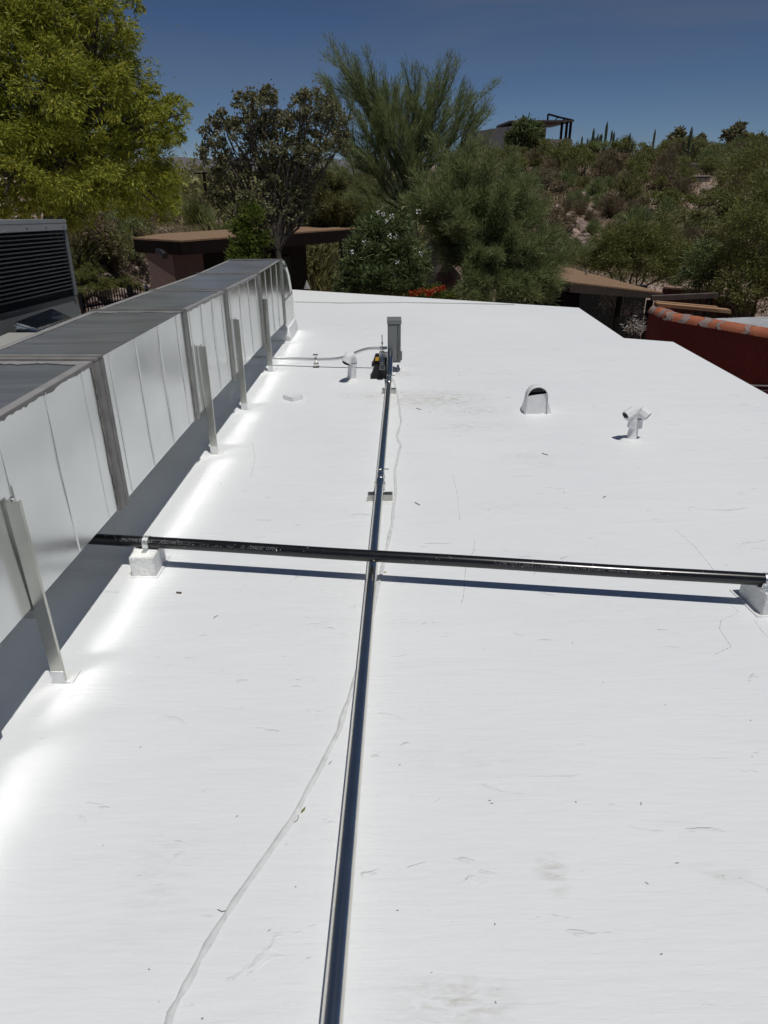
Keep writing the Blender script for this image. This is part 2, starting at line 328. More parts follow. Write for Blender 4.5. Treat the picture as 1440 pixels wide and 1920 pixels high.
# ================================================================== DUCT
TH = 0.034; DX = -1.1845
ddir = Vector((math.sin(TH), math.cos(TH), 0)); dn = Vector((math.cos(TH), -math.sin(TH), 0)); DW = 0.484
def D(s, l, z): return Vector((DX, 0, 0)) + ddir * s + dn * l + Vector((0, 0, z))
JS = [-1.8, -0.7, 0.37, 1.52, 2.67, 3.82, 4.74, 5.86, 6.95]
JT = [.93, .925, .918, .91, .903, .877, .843, .802, .786]
JB = [.33, .325, .32, .31, .296, .291, .272, .25, .211]
duct = thing('rooftop_duct', 'long rectangular galvanized air duct on legs along the left of the roof', 'air duct', D(2, -DW / 2, 0))
def interp(s, A): return float(np.interp(s, JS, A))
for i in range(len(JS) - 1):
    s0, s1 = JS[i] + 0.004, JS[i + 1] - 0.004; a, b = 26, 14; mb = MB()
    def amp(p, k): return (0.0036 * mnoise.noise(Vector((p.y * 1.9 + k * 7, p.z * 2.4, i * 3.7))) + 0.0011 * mnoise.noise(Vector((p.y * 6.3, p.z * 3.1, i * 1.7 + 9)))) * k
    # right face grid, left face, top, bottom
    def grid(fn, nu, nv):
        P = [fn(u / nu, v / nv) for v in range(nv + 1) for u in range(nu + 1)]
        mb.add(P, [(v*(nu+1)+u, v*(nu+1)+u+1, (v+1)*(nu+1)+u+1, (v+1)*(nu+1)+u) for v in range(nv) for u in range(nu)])
    def side(u, v, l):
        s = s0 + (s1 - s0) * u; z = interp(s, JB) + (interp(s, JT) - interp(s, JB)) * v
        e = math.sin(math.pi * u) * math.sin(math.pi * v); q = D(s, l, z)
        return q + dn * (amp(q, 1) * 1.5 - 0.0034) * e * (1 if l == 0 else -1)
    def cap(u, v, top):
        s = s0 + (s1 - s0) * u; z = interp(s, JT if top else JB); q = D(s, -DW * v, z); e = math.sin(math.pi * u) * math.sin(math.pi * v)
        return q + Vector((0, 0, (-0.004 + 1.2 * 0.003 * mnoise.noise(Vector((q.x * 3, q.y * 3, i)))) * e))
    grid(lambda u, v: side(u, v, 0), a, b); grid(lambda u, v: side(1 - u, v, -DW), a, b); grid(lambda u, v: cap(1 - u, v, False), a, 6)
    sec = mb.build('duct_section', GALV, duct, smooth=True)
    mb = MB(); grid(lambda u, v: cap(u, v, True), a, 8); mb.build('top_sheet', GALVTOP, duct, smooth=True)
    for fr in ((.1, .36, .63, .88) if i != 7 else (.25, .5, .75)):      # pressed beads
        s = s0 + (s1 - s0) * fr; mb = MB()
        mb.hexa([D(s-.004, -.001, interp(s, JB)+.004), D(s+.004, -.001, interp(s, JB)+.004), D(s+.0015, .0035, interp(s, JB)+.006), D(s-.0015, .0035, interp(s, JB)+.006),
                 D(s-.004, -.001, interp(s, JT)-.004), D(s+.004, -.001, interp(s, JT)-.004), D(s+.0015, .0035, interp(s, JT)-.006), D(s-.0015, .0035, interp(s, JT)-.006)])
        o = mb.build('pressed_bead', GALV); o.parent = sec
# joints: two flanges with a dark groove between, wrapped over side and top
JOINTMAT = mat('joint_metal', (0.30, 0.295, 0.28), 0.5, 0.6, var=0.15, vscale=9, bump=0.002)
for j in range(1, len(JS)):
    s = JS[j]; zt, zb = interp(s, JT), interp(s, JB)
    sealed = j in (3, 4)
    M_ = SEAL if sealed else JOINTMAT; w_ = 0.043 if sealed else 0.026; th_ = 0.014 if sealed else 0.012
    for sg in (-1, 1):
        mb = MB(); e0, e1 = (s - w_, s - 0.003) if sg < 0 else (s + 0.003, s + w_ * 0.9)
        mb.box((e0, -DW - .01, zt + 0.001), (e1, th_, zt + th_ * .8), lambda q: D(*q)); mb.box((e0, 0.0005, zb - .012), (e1, th_, zt + .0005), lambda q: D(*q))
        mb.box((e0, -DW - .01, zb - .012), (e1, 0.0, zb - 0.001), lambda q: D(*q))
        mb.build('joint_flange', M_, duct, bevel=0.002)
# sealant smears with ragged borders
def ragged(s0, s1, w_, jag, plane, side_off, name='sealant_smear', material=SEAL, n=90, thick=0.002):
    mb = MB(); vs2 = []; fs = []
    for k in range(n + 1):
        s = s0 + (s1 - s0) * k / n
        e = w_ * (1 + jag * (0.6 * mnoise.noise(Vector((s * 9, side_off * 7, 1))) + 0.5 * mnoise.noise(Vector((s * 47, side_off, 4))) + 0.5 * mnoise.noise(Vector((s * 130, side_off, 4)))))
        zt = interp(s, JT)
        if plane == 'face': A = D(s, thick, zt + 0.001); B = D(s, thick, zt - e)
        elif plane == 'topR': A = D(s, thick, zt + thick); B = D(s, -e, zt + thick)
        else: A = D(s, -DW - .008, zt + thick); B = D(s, -DW + e, zt + thick)
        vs2 += [A, B]; 
        if k: fs.append((2*k-2, 2*k-1, 2*k+1, 2*k))
    mb.add(vs2, fs); o = mb.build(name, material, duct); sol = o.modifiers.new('t', 'SOLIDIFY'); sol.thickness = thick * 1.2; sol.offset = 0
    return o
ragged(-1.7, 2.63, 0.012, 1.1, 'face', 0, n=260); ragged(-1.7, 2.63, 0.032, 0.12, 'topR', 1, material=SEALTOP)
ragged(-1.7, 5.8, 0.028, 0.25, 'topL', 2, material=SEALTOP, n=140); ragged(3.86, 6.9, 0.022, 0.5, 'topR', 3, material=SEALTOP); ragged(3.86, 5.8, 0.012, 1.2, 'face', 4, material=SEALTOP)
ragged(5.86, 6.9, 0.02, 0.2, 'topL', 6, material=SEALTOP)
def vragged(s0, w_, z0, z1, name='sealant_smear', n=60, seed=0, mt=SEAL):
    mb = MB(); vs2 = []; fs = []
    for k in range(n + 1):
        z = z0 + (z1 - z0) * k / n; e = abs(w_) * (1 + .5 * mnoise.noise(Vector((z * 7, seed, 1))) + .4 * mnoise.noise(Vector((z * 40, seed, 4)))) * (1 if w_ > 0 else -1)
        vs2 += [D(s0, .0025, z), D(s0 + e, .0025, z)]
        if k: fs.append((2*k-2, 2*k-1, 2*k+1, 2*k))
    mb.add(vs2, fs); o = mb.build(name, mt, duct); sol = o.modifiers.new('t', 'SOLIDIFY'); sol.thickness = .0024; sol.offset = 0
vragged(2.64, -0.028, .296, .9, seed=1); vragged(2.705, 0.014, .296, .9, seed=3, mt=SEALTOP); vragged(1.5, -0.03, .31, .9, seed=5)
def tragged(s0, w_, seed, mt=SEALTOP, n=50):
    mb = MB(); vs2 = []; fs = []; zt = interp(s0, JT)
    for k in range(n + 1):
        l = -DW * k / n; e = w_ * (1 + .35 * mnoise.noise(Vector((l * 9, seed, 1))) + .2 * mnoise.noise(Vector((l * 60, seed, 4))))
        vs2 += [D(s0 - e, l, interp(s0 - e, JT) + .003), D(s0 + e * .8, l, interp(s0 + e * .8, JT) + .003)]
        if k: fs.append((2*k-2, 2*k-1, 2*k+1, 2*k))
    mb.add(vs2, fs); o = mb.build('sealant_smear', mt, duct); sol = o.modifiers.new('t', 'SOLIDIFY'); sol.thickness = .0022; sol.offset = 0
for j, w_ in ((3, .06), (4, .085), (5, .055), (6, .045), (7, .04)): tragged(JS[j], w_, j)
# end elbow turning down through the roof
prof = [(6.955, .783), (7.05, .782), (7.16, .752), (7.27, .69), (7.37, .61), (7.44, .52), (7.49, .41), (7.53, .28), (7.56, .14), (7.59, .0)]
inner = [(7.17, .0), (7.13, .08), (7.07, .15), (6.955, .205)]
mb = MB(); mb.prism([D(s, -DW - .0, z) for s, z in prof + inner], dn * (DW - .004)); mb.build('elbow', GALV, duct, smooth=True)
mb = MB(); pr = prof
for a, b in zip(pr[:-1], pr[1:]):                       # raised edge seam along the outer curve
    mb.hexa([D(a[0]-.012, -.006, a[1]-.008), D(b[0]-.012, -.006, b[1]-.008), D(b[0]+.004, -.006, b[1]+.003), D(a[0]+.004, -.006, a[1]+.003),
             D(a[0]-.012, .006, a[1]-.008), D(b[0]-.012, .006, b[1]-.008), D(b[0]+.004, .006, b[1]+.003), D(a[0]+.004, .006, a[1]+.003)])
mb.build('edge_seam', STEEL, duct)
for q0, q1 in (((6.98, -.003, .40), (7.48, .004, .412)), ((6.99, -.003, .69), (7.24, .004, .70))): mb = MB(); mb.box(q0, q1, lambda q: D(*q)); mb.build('cross_seam', JOINTMAT, duct)
mb = MB(); mb.prism([D(7.10, .02, -.001), D(7.64, .02, -.001), D(7.64, .02, .05), D(7.60, .006, .13), D(7.12, .006, .13), D(7.09, .015, .05)], -dn * (DW + .04)); mb.build('roof_flashing', WHITE, duct, bevel=.004)
# legs
for k, s in enumerate((1.88, 3.99, 4.86, 5.92)):
    top = (.675, .652, .637, .60)[k]; mb = MB()
    mb.box((s - .0015, .004, .0), (s + .0015, .046, top), lambda q: D(*q)); mb.box((s + .0015, .004, .0), (s + .030, .0065, top), lambda q: D(*q)); mb.box((s + .0015, .0435, .0), (s + .012, .046, top), lambda q: D(*q))
    lg = mb.build('leg', POST, duct)
    mb = MB(); mb.box((s - .002, -.005, -.001), (s + .06, .07, .006), lambda q: D(*q)); mb.box((s - .0035, .003, .004), (s - .0015, .047, .05), lambda q: D(*q)); o = mb.build('painted_foot', WHITE); o.parent = lg
    mb = MB(); c = D(s + .012, .02, top - .0); mb.tube([c - Vector((0, 0, .03)), c + Vector((0, 0, .009))], .006, 8); o = mb.build('bolt', EMTS); o.parent = lg
# cross bars under the duct between the leg pairs and legs of the far side
for k, s in enumerate((1.88, 3.99, 4.86, 5.92)):
    mb = MB(); mb.box((s, -DW - .045, interp(s, JB) - .045), (s + .03, .003, interp(s, JB) - .0135), lambda q: D(*q)); mb.build('cross_bar', POST, duct)
    mb = MB(); mb.box((s - .0015, -DW - .046, 0), (s + .03, -DW - .004, .6), lambda q: D(*q)); mb.build('leg', POST, duct)

# ================================================================== CONDUIT, FRONT
def cpt(Y, z): return Vector((-0.1354 + 0.034 * Y, Y, z))
cond = thing('steel_conduit', 'long straight steel conduit running from the camera to the grey electrical box', 'conduit', cpt(2.5, 0))
path = [cpt(-1.5, .062)] + [cpt(y, .062) for y in np.linspace(0, 5.3, 12)] + [cpt(5.40, .064), cpt(5.48, .074), cpt(5.56, .094), cpt(5.63, .12), cpt(5.70, .145), cpt(5.755, .166)]
mb = MB(); mb.tube(path[:-4], .0215, 20); mb.build('tube', EMT, cond, smooth=True)
mb = MB(); mb.tube([cpt(5.46, .071), cpt(5.55, .090), cpt(5.63, .125), cpt(5.69, .155), cpt(5.74, .175), cpt(5.80, .185), cpt(5.846, .186)], [.0235, .024, .024, .024, .024, .024, .024], 16); mb.build('angled_fitting', EMTS, cond, smooth=True)
def ringset(Y0, z, specs, name):
    mb = MB()
    for (dy, ln, r) in specs: mb.tube([cpt(Y0 + dy, z), cpt(Y0 + dy + ln, z)], r, 12)
    return mb.build(name, EMTS, cond, smooth=True)
ringset(3.33, .062, ((0, .022, .029), (.022, .03, .0255), (.052, .022, .029), (.074, .02, .024)), 'coupling')
for Y0, nm in ((3.47, 'clamp'), (5.36, 'clamp')):
    mb = MB(); mb.tube([cpt(Y0, .062), cpt(Y0 + .022, .062)], .0245, 16)
    c = cpt(Y0 + .011, .062); mb.box((c.x - .008, c.y - .01, c.z + .022), (c.x + .008, c.y + .01, c.z + .05)); mb.tube([c + Vector((-.012, 0, .042)), c + Vector((.045, 0, .042))], .0035, 8)
    mb.tube([c + Vector((.008, 0, .042)), c + Vector((.014, 0, .042))], .008, 6); mb.build(nm, EMTS, cond, smooth=True)
# strut channels
def strut(px, py, length, label):
    c = az(px, py); t = thing('strut_channel', label, 'strut', (c.x, c.y, 0), 'strut channels under the conduit'); h = length / 2
    mb = MB(); x0, x1 = c.x - h, c.x + h; y0, y1 = c.y - .0205, c.y + .0205
    mb.box((x0, y0, 0.0), (x1, y1, .0025)); mb.box((x0, y0, .0025), (x1, y0 + .0025, .0395)); mb.box((x0, y1 - .0025, .0025), (x1, y1, .0395))
    mb.box((x0, y0 + .0025, .037), (x1, y0 + .012, .0395)); mb.box((x0, y1 - .012, .037), (x1, y1 - .0025, .0395)); mb.box((x0, y0+.0095, .029), (x1, y0+.012, .037)); mb.box((x0, y1-.012, .029), (x1, y1-.0095, .037))
    mb.build('channel', mat('strut_zinc', (0.50, 0.50, 0.47), 0.38, 1.0, var=0.12, vscale=20), t)
    mb = MB(); mb.box((x0 - .012, y0 - .012, -.001), (x1 + .012, y1 + .012, .0035)); mb.build('base_pad', WHITE, t, bevel=.001)
    return t
strut(713, 938, .128, 'short galvanized strut channel under the conduit coupling, nearer to the black pipe')
strut(729.5, 738, .105, 'short galvanized strut channel under the conduit just before the grey box')

# ================================================================== BLACK PIPE + BLOCKS
PH = 0.121; PR = 0.0245
pa, pb = az(175, 1010, PH), az(1435, 1087, PH); pd = (pb - pa).normalized(); pn = Vector((-pd.y, pd.x, 0))
pipe = thing('black_pipe', 'long black plastic pipe crossing the roof on two white blocks', 'pipe', (pa + pb) / 2)
mb = MB(); P0 = pa - pd * 1.9; P1 = pb + pd * 1.6
mb.tube([P0.lerp(P1, i / 40) + Vector((0, 0, .0012 * math.sin(i * .9))) for i in range(41)], PR, 24); mb.build('tube', ABS, pipe, smooth=True)
def pipe_text(txt, start, size, ang, name, material, spacing=1.0):
    cu = bpy.data.curves.new(name, 'FONT'); cu.body = txt; cu.size = size; cu.space_character = spacing
    to = bpy.data.objects.new(name + '_tmp', cu); COL.objects.link(to)
    dg = bpy.context.evaluated_depsgraph_get(); me = bpy.data.meshes.new_from_object(to.evaluated_get(dg)); bpy.data.objects.remove(to)
    r_ = PR + 0.0005
    for v in me.vertices:
        a_ = ang + v.co.y / r_            # angle up from the horizontal towards the camera side
        v.co = start + pd * v.co.x + (-pn) * (r_ * math.cos(a_)) + Vector((0, 0, r_ * math.sin(a_)))
    me.materials.clear(); me.materials.append(material); o = bpy.data.objects.new(name, me); COL.objects.link(o); adopt(o, pipe); return o
def onpipe(px): # point of the pipe axis seen at column px
    y = 1010 + (px - 175) * (1087 - 1010) / (1435 - 175); return pa + pd * ((az(px, y, PH) - pa).dot(pd))
s0 = onpipe(219); s1 = onpipe(662)
pipe_text('M A795/TYPE E DR6.3/1-1/4"SCH40/GRADE A/TYPE E/NDE/21\' HEAT NO. A2502207 OPEN', s0, 0.0185, 0.42, 'print', TEXTW, 1.0)
pipe_text('M A795/TYPE E DR6.3/1-1/4"SCH40/GRADE A/TYPE E/NDE/21\' HEAT NO. A2502207 OPEN', onpipe(925), 0.0165, 0.30, 'print', mat('faint_print', (0.13, 0.13, 0.13), 0.6, var=0.8, vscale=90), 1.0)
mb = MB()                                              # paint specks spattered on the pipe
for k in range(90):
    t = random.uniform(-.1, (pb - pa).length); a_ = random.uniform(.1, 2.2); r_ = PR + .0004; c = pa + pd * t - pn * (r_ * math.cos(a_)) + Vector((0, 0, r_ * math.sin(a_)))
    nrm = (-pn * math.cos(a_) + Vector((0, 0, math.sin(a_)))); e1 = pd; e2 = nrm.cross(pd); q = random.uniform(.0006, .0016) * (2.2 if k < 3 else 1)
    mb.add([c + nrm * .0003 + e1 * q * math.cos(b) + e2 * q * math.sin(b) for b in (0, 1.25, 2.5, 3.8, 5.0)], [(0, 1, 2, 3, 4)])
mb.build('paint_speck', WHITE, pipe)['kind'] = 'stuff'
def block(c, wx, wy, h, rot, label, fx=0, top_inset=.004):
    R = Matrix.Rotation(rot, 3, 'Z'); t = thing('wood_block', label, 'block', (c.x, c.y, 0), 'white painted blocks carrying the black pipe')
    T = lambda q: R @ Vector(q) + Vector((c.x, c.y, 0))
    mb = MB(); mb.box((-wx/2, -wy/2, .0), (wx/2, wy/2, h), T); b_ = mb.build('block_body', ROUGHWHITE, t, bevel=.003)
    mb = MB(); mb.box((-wx/2 - .02, -wy/2 - .008, -.001), (wx/2 + .01, wy/2 + .03, .0045), T); mb.build('paint_skirt', WHITE, t, bevel=.001)
    return t
cl = (az(248, 1083) + az(293, 1082)) / 2 + Vector((0, .075, 0))
b1 = block(Vector((cl.x + .001, cl.y + 0.0, 0)), .103, .15, .0962, -.02, 'small white painted block under the left end of the black pipe')
cr_ = az(1414, 1151) + Vector((.085, .070, 0)); b2 = block(cr_, .15, .16, .0962, .10, 'large white painted block under the black pipe at the right edge')
def strap(px, parent, wd=.012, two=True, dz=0):
    c = onpipe(px); mb = MB()
    for off in ((-.009, .004) if two else (0,)):
        pts = []
        for k in range(17):
            a_ = -0.15 + (math.pi + .3) * k / 16; pts.append(c + pd * off + -pn * (PR + .0016) * math.cos(a_) + Vector((0, 0, (PR + .0016) * math.sin(a_))))
        for q0, q1 in zip(pts[:-1], pts[1:]):
            n0 = (q0 - c); n0 -= pd * n0.dot(pd); n0.normalize(); n1 = (q1 - c); n1 -= pd * n1.dot(pd); n1.normalize()
            mb.hexa([q0 - pd * wd/2, q0 + pd * wd/2, q1 + pd * wd/2, q1 - pd * wd/2, q0 - pd * wd/2 + n0 * .0015, q0 + pd * wd/2 + n0 * .0015, q1 + pd * wd/2 + n1 * .0015, q1 - pd * wd/2 + n1 * .0015])
    for sg in (-1, 1):
        q = c + pn * sg * (PR + .0025); mb.box((q.x - wd, q.y - .002, .096), (q.x + wd, q.y + .002, c.z)); mb.box((q.x - wd, min(q.y, q.y + sg * .026), .0955), (q.x + wd, max(q.y, q.y + sg * .026), .098))
    o = mb.build('pipe_strap', mat('strap_zinc', (0.72, 0.74, 0.74), 0.3, 0.8, var=.1, vscale=30), smooth=True); return o
for px, wd, lab in ((277, .012, 'metal strap holding the black pipe to the left white block'), (1437, .022, 'wide metal strap holding the black pipe to the right white block')):
    o = strap(px, None, wd, wd < .02); tag(o, lab, 'pipe strap', 'pipe straps')

# ================================================================== ELECTRICAL BOX GROUP
BX0, BX1, BY0, BY1 = .042, .150, 5.85, 5.98
ebox = thing('electrical_box', 'tall grey electrical box standing at the end of the conduit', 'electrical box', ((BX0 + BX1) / 2, 5.9, .09))
mb = MB(); mb.box((BX0, BY0, .085), (BX1, BY1, .415)); mb.build('body', BOXGREY, ebox, bevel=.003)
mb = MB(); mb.box((BX0 - .005, BY0 - .012, .405), (BX1 + .005, BY1 + .004, .43)); mb.prism([(BX0 - .005, BY0 - .012, .43), (BX1 + .005, BY0 - .012, .43), (BX1 + .005, BY1 + .004, .436), (BX0 - .005, BY1 + .004, .436)], (0, 0, .003)); mb.build('hood', BOXGREY, ebox, bevel=.002)
mb = MB(); mb.box((BX0 + .004, BY0 - .007, .10), (BX0 + .078, BY0 - .0005, .398)); mb.build('front_cover', BOXGREY, ebox, bevel=.0015)
mb = MB(); mb.box((BX1 - .024, BY0 - .011, .088), (BX1 - .006, BY0 - .0005, .398)); mb.build('side_rail', mat('rail_grey', (0.13, 0.135, 0.13), .5), ebox, bevel=.001)
mb = MB(); mb.box((BX1 + .0005, BY0 + .02, .10), (BX1 + .012, BY0 + .06, .17)); mb.build('bracket', BOXGREY, ebox, bevel=.001)
# two rubber supports with strut bridge, left of / under the box
def rubber(cx_, y0, w_, d_, h_, label):
    t = thing('rubber_support', label, 'pipe support', (cx_, y0 + d_ / 2, 0), 'black rubber support blocks')
    mb = MB(); mb.hexa([(cx_ - w_/2, y0, 0), (cx_ + w_/2, y0, 0), (cx_ + w_/2, y0 + d_, 0), (cx_ - w_/2, y0 + d_, 0), (cx_ - w_/2 + .03, y0 + .012, h_), (cx_ + w_/2 - .03, y0 + .012, h_), (cx_ + w_/2 - .03, y0 + d_ - .012, h_), (cx_ - w_/2 + .03, y0 + d_ - .012, h_)])
    mb.build('rubber_body', BLACKRUB, t, bevel=.003)
    mb = MB(); mb.hexa([(cx_ - w_/2 - .004, y0 - .006, 0), (cx_ + w_/2 + .004, y0 - .006, 0), (cx_ + w_/2 + .004, y0 + d_ + .006, 0), (cx_ - w_/2 - .004, y0 + d_ + .006, 0)] + [(cx_ - w_/2 - .002, y0 - .004, .014), (cx_ + w_/2 + .002, y0 - .004, .014), (cx_ + w_/2 + .002, y0 + d_ + .004, .014), (cx_ - w_/2 - .002, y0 + d_ + .004, .014)]); mb.build('foot_rim', BLACKRUB, t, bevel=.002)
    return t
r1 = rubber(-.018, 5.66, .165, .13, .088, 'nearer black rubber support block in front of the electrical box')
r2 = rubber(-.012, 6.06, .165, .13, .088, 'farther black rubber support block with yellow tape beside the box')
mb = MB(); mb.prism([(-.068, 6.053, .052), (-.03, 6.053, .052), (-.02, 6.0645, .082), (-.062, 6.0645, .082)], (0, -.002, .0)); mb.build('yellow_tape', YELLOW, r2)
brt = thing('strut_bridge', 'perforated steel strut laid across the two black rubber supports', 'strut', (0, 5.9, .088))
for x_ in (-.006,):
    mb = MB(); y0, y1 = 5.60, 6.24; mb.box((x_ - .0205, y0, .0885), (x_ + .0205, y1, .091)); mb.box((x_ - .0205, y0, .091), (x_ - .018, y1, .125)); mb.box((x_ + .018, y0, .091), (x_ + .0205, y1, .125)); mb.build('channel', mat('strut_zinc', (.5, .5, .47)), brt)
    mb = MB()
    for k in range(9): yy = 5.64 + k * .065; mb.box((x_ - .014, yy, .1215), (x_ + .014, yy + .022, .1235))
    mb.build('rung', EMTS, brt)
mb = MB(); mb.box((-.03, BY0 + .02, .1255), (BX0 - .001, BY0 + .055, .165)); mb.tube([(-.006, 5.93, .12), (-.006, 5.93, .30)], .005, 8); mb.tube([(-.006, 5.93, .225), (-.006, 5.93, .238)], .011, 6); mb.build('threaded_rod', EMTS, brt)
# curved conduit going left under the duct
c2 = thing('bent_conduit', 'thin steel conduit bending down from the grey box towards the duct', 'conduit', (-.6, 6.1, 0))
pts = [(716, 652.5), (700, 653), (690, 654), (680, 656.5), (668, 661), (655, 666.5), (643, 670.5), (632, 672.5), (620, 673.5), (600, 673.8), (570, 673), (540, 672), (512, 671)]
def cy2(px): return 6.11 + (px - 515) * (5.955 - 6.11) / (716 - 515)
P = [aY(x, y, cy2(x)) for x, y in pts]; last = P[-1]; P += [last + (last - P[-2]).normalized() * .35, last + (last - P[-2]).normalized() * 1.0]
P = [P[0] + Vector((.045, 0, 0))] + P
fine = []
for i in range(len(P) - 1):
    p0, p1, p2, p3 = P[max(i-1, 0)], P[i], P[i+1], P[min(i+2, len(P)-1)]
    for k in range(3):
        t = k / 3; fine.append(0.5 * ((2*p1) + (p2-p0)*t + (2*p0-5*p1+4*p2-p3)*t*t + (3*p1-p0-3*p2+p3)*t**3))
fine.append(P[-1])
mb = MB(); mb.tube(fine, .0125, 12); mb.build('tube', mat('conduit_dull', (.72, .73, .73), .38, .9, var=.05), c2, smooth=True)
q = aY(592, 673.8, cy2(592)); zc = q.z
t = thing('conduit_stand', 'small zinc clamp stand carrying the bent conduit near the duct', 'clamp', (q.x, q.y, 0))
mb = MB(); mb.box((q.x - .026, q.y - .022, 0.0), (q.x + .026, q.y + .022, .012)); mb.build('base', BLACKRUB, t, bevel=.002)
mb = MB(); mb.box((q.x - .022, q.y - .02, .012), (q.x + .022, q.y + .02, .036)); mb.build('strut_piece', EMTS, t, bevel=.002)
mb = MB(); mb.tube([(q.x, q.y, .036), (q.x, q.y, zc - .013)], .012, 10) if zc > .055 else None
mb.tube([(q.x - .011, q.y, zc), (q.x + .011, q.y, zc)], .018, 12); mb.box((q.x - .013, q.y - .006, zc + .015), (q.x + .013, q.y + .006, zc + .035)); mb.tube([(q.x - .022, q.y, zc + .038), (q.x + .022, q.y, zc + .038)], .008, 8); mb.build('clamp', EMTS, t, smooth=True)
# little white tab right of the box
c = az(748, 694); mb = MB(); mb.hexa([(c.x - .018, c.y - .03, 0), (c.x + .022, c.y - .035, 0), (c.x + .026, c.y + .05, 0), (c.x - .02, c.y + .06, 0), (c.x - .016, c.y - .022, .012), (c.x + .018, c.y - .026, .01), (c.x + .02, c.y + .045, .034), (c.x - .016, c.y + .05, .036)])
tag(mb.build('white_patch', WHITE, bevel=.002), 'small white raised patch on the roof right beside the grey box', 'patch')

# ================================================================== ROOF VENTS
# gooseneck pipe
c = az(656, 714); c.z = 0
t = thing('gooseneck_vent', 'white bent pipe vent with dark joint between duct and grey box', 'vent pipe', c)
x, y = c.x + .012, c.y + .02
mb = MB(); mb.tube([(x, y, 0), (x + .006, y, .07), (x + .012, y, .13), (x + .012, y - .005, .17), (x + .002, y - .02, .20), (x - .016, y - .045, .205), (x - .03, y - .06, .185)], [.036, .034, .034, .036, .038, .038, .036], 16); mb.build('riser', WHITE, t, smooth=True)
mb = MB(); mb.tube([(x - .012, y - .066, .205), (x - .034, y - .082, .165)], [.041, .041], 14, True); mb.build('outlet_collar', WHITE, t, smooth=True)
mb = MB(); mb.tube([(x - .034, y - .0825, .1645), (x - .0345, y - .0835, .1635)], .034, 12); mb.build('opening', BLACK, t)
mb = MB(); mb.tube([(x, y, 0), (x, y, .006), (x, y, .02)], [.09, .075, .04], 18); mb.tube([(x + .010, y, .118), (x + .011, y, .126)], .0365, 14); mb.build('flashing', WHITE, t, smooth=True)
mb = MB(); mb.tube([(x + .0117, y - .001, .146), (x + .0117, y - .0015, .151)], .0368, 14); mb.build('joint_line', BLACKRUB, t)
# hooded round vent
c = az(1006, 778); c.z = 0; wv = .078
t = thing('hood_vent', 'white rounded hood vent with dark slot opening in the middle of the roof', 'roof vent', (c.x, c.y + .06, 0))
def arch(yy, sc_, base_w, z0, top, nseg=14):
    P_ = [(c.x - base_w, yy, z0)]
    for k in range(nseg + 1):
        a_ = math.pi - math.pi * k / nseg; P_.append((c.x + sc_ * math.cos(a_), yy, top - sc_ + sc_ * math.sin(a_)))
    P_.append((c.x + base_w, yy, z0)); return P_
rings = [arch(c.y + .012, .073, .078, 0, .196), arch(c.y + .03, .075, .082, 0, .2), arch(c.y + .09, .073, .088, 0, .196), arch(c.y + .13, .06, .09, 0, .165), arch(c.y + .155, .035, .09, 0, .10)]
mb = MB(); nn = len(rings[0]); mb.add([p for r_ in rings for p in r_], [(i*nn+k, i*nn+k+1, (i+1)*nn+k+1, (i+1)*nn+k) for i in range(4) for k in range(nn-1)] + [tuple(range(4*nn, 5*nn))])
o = mb.build('hood', WHITE, t, smooth=True); so = o.modifiers.new('t', 'SOLIDIFY'); so.thickness = .005; so.offset = -1
mb = MB(); mb.prism([(c.x - .075, c.y + .020, 0), (c.x + .070, c.y + .020, 0), (c.x + .068, c.y + .022, .148), (c.x - .067, c.y + .024, .128)], (0, .004, 0)); mb.build('front_plate', WHITE, t)
mb = MB(); mb.box((c.x - .066, c.y + .05, .05), (c.x + .066, c.y + .054, .15)); mb.build('dark_inside', BLACK, t)
mb = MB(); nn = 14; V1 = []; 
mb.tube([(c.x + .02, c.y + .11, -.001), (c.x + .02, c.y + .11, .003), (c.x + .012, c.y + .11, .012)], [.10, .09, .06], 20); mb.build('flashing', WHITE, t, smooth=True)
mb = MB(); mb.hexa([(c.x + .062, c.y + .022, 0), (c.x + .112, c.y + .03, 0), (c.x + .10, c.y + .12, 0), (c.x + .06, c.y + .12, 0), (c.x + .062, c.y + .022, .11), (c.x + .068, c.y + .026, .112), (c.x + .07, c.y + .10, .112), (c.x + .06, c.y + .10, .11)]); mb.build('side_skirt', WHITE, t, smooth=True)
# double headed vent
c = az(1186, 826); c.z = 0; x, y = c.x, c.y + .02
t = thing('twin_head_vent', 'white pipe vent with two open heads forming a Y at right', 'vent pipe', (x, y, 0))
mb = MB(); mb.tube([(x, y, 0), (x, y, .01), (x + .003, y, .07), (x + .004, y, .09)], [.042, .034, .028, .028], 14); mb.build('riser', WHITE, t, smooth=True)
mb = MB(); mb.tube([(x - .01, y - .005, .082), (x - .005, y - .004, .138)], .032, 6); mb.tube([(x + .024, y, .078), (x + .02, y, .135)], .030, 6); mb.build('collar', WHITE, t)
mb = MB(); mb.tube([(x - .066, y - .02, .160), (x - .01, y, .186), (x + .0, y, .19)], [.034, .033, .02], 8); mb.tube([(x - .005, y, .135), (x - .002, y, .175)], .028, 8); mb.build('left_head', WHITE, t)
mb = MB(); mb.tube([(x + .012, y, .175), (x + .03, y - .01, .185), (x + .066, y - .035, .160)], [.02, .034, .036], 8); mb.build('right_head', WHITE, t)
mb = MB(); mb.tube([(x - .0665, y - .0202, .1597), (x - .067, y - .0204, .1594)], .027, 8); mb.tube([(x + .0665, y - .0353, .1597), (x + .067, y - .0357, .1593)], .029, 8); mb.build('opening', BLACK, t)
mb = MB(); mb.tube([(x, y, -.001), (x, y, .004), (x, y, .012)], [.09, .075, .045], 16); mb.build('flashing', WHITE, t, smooth=True)
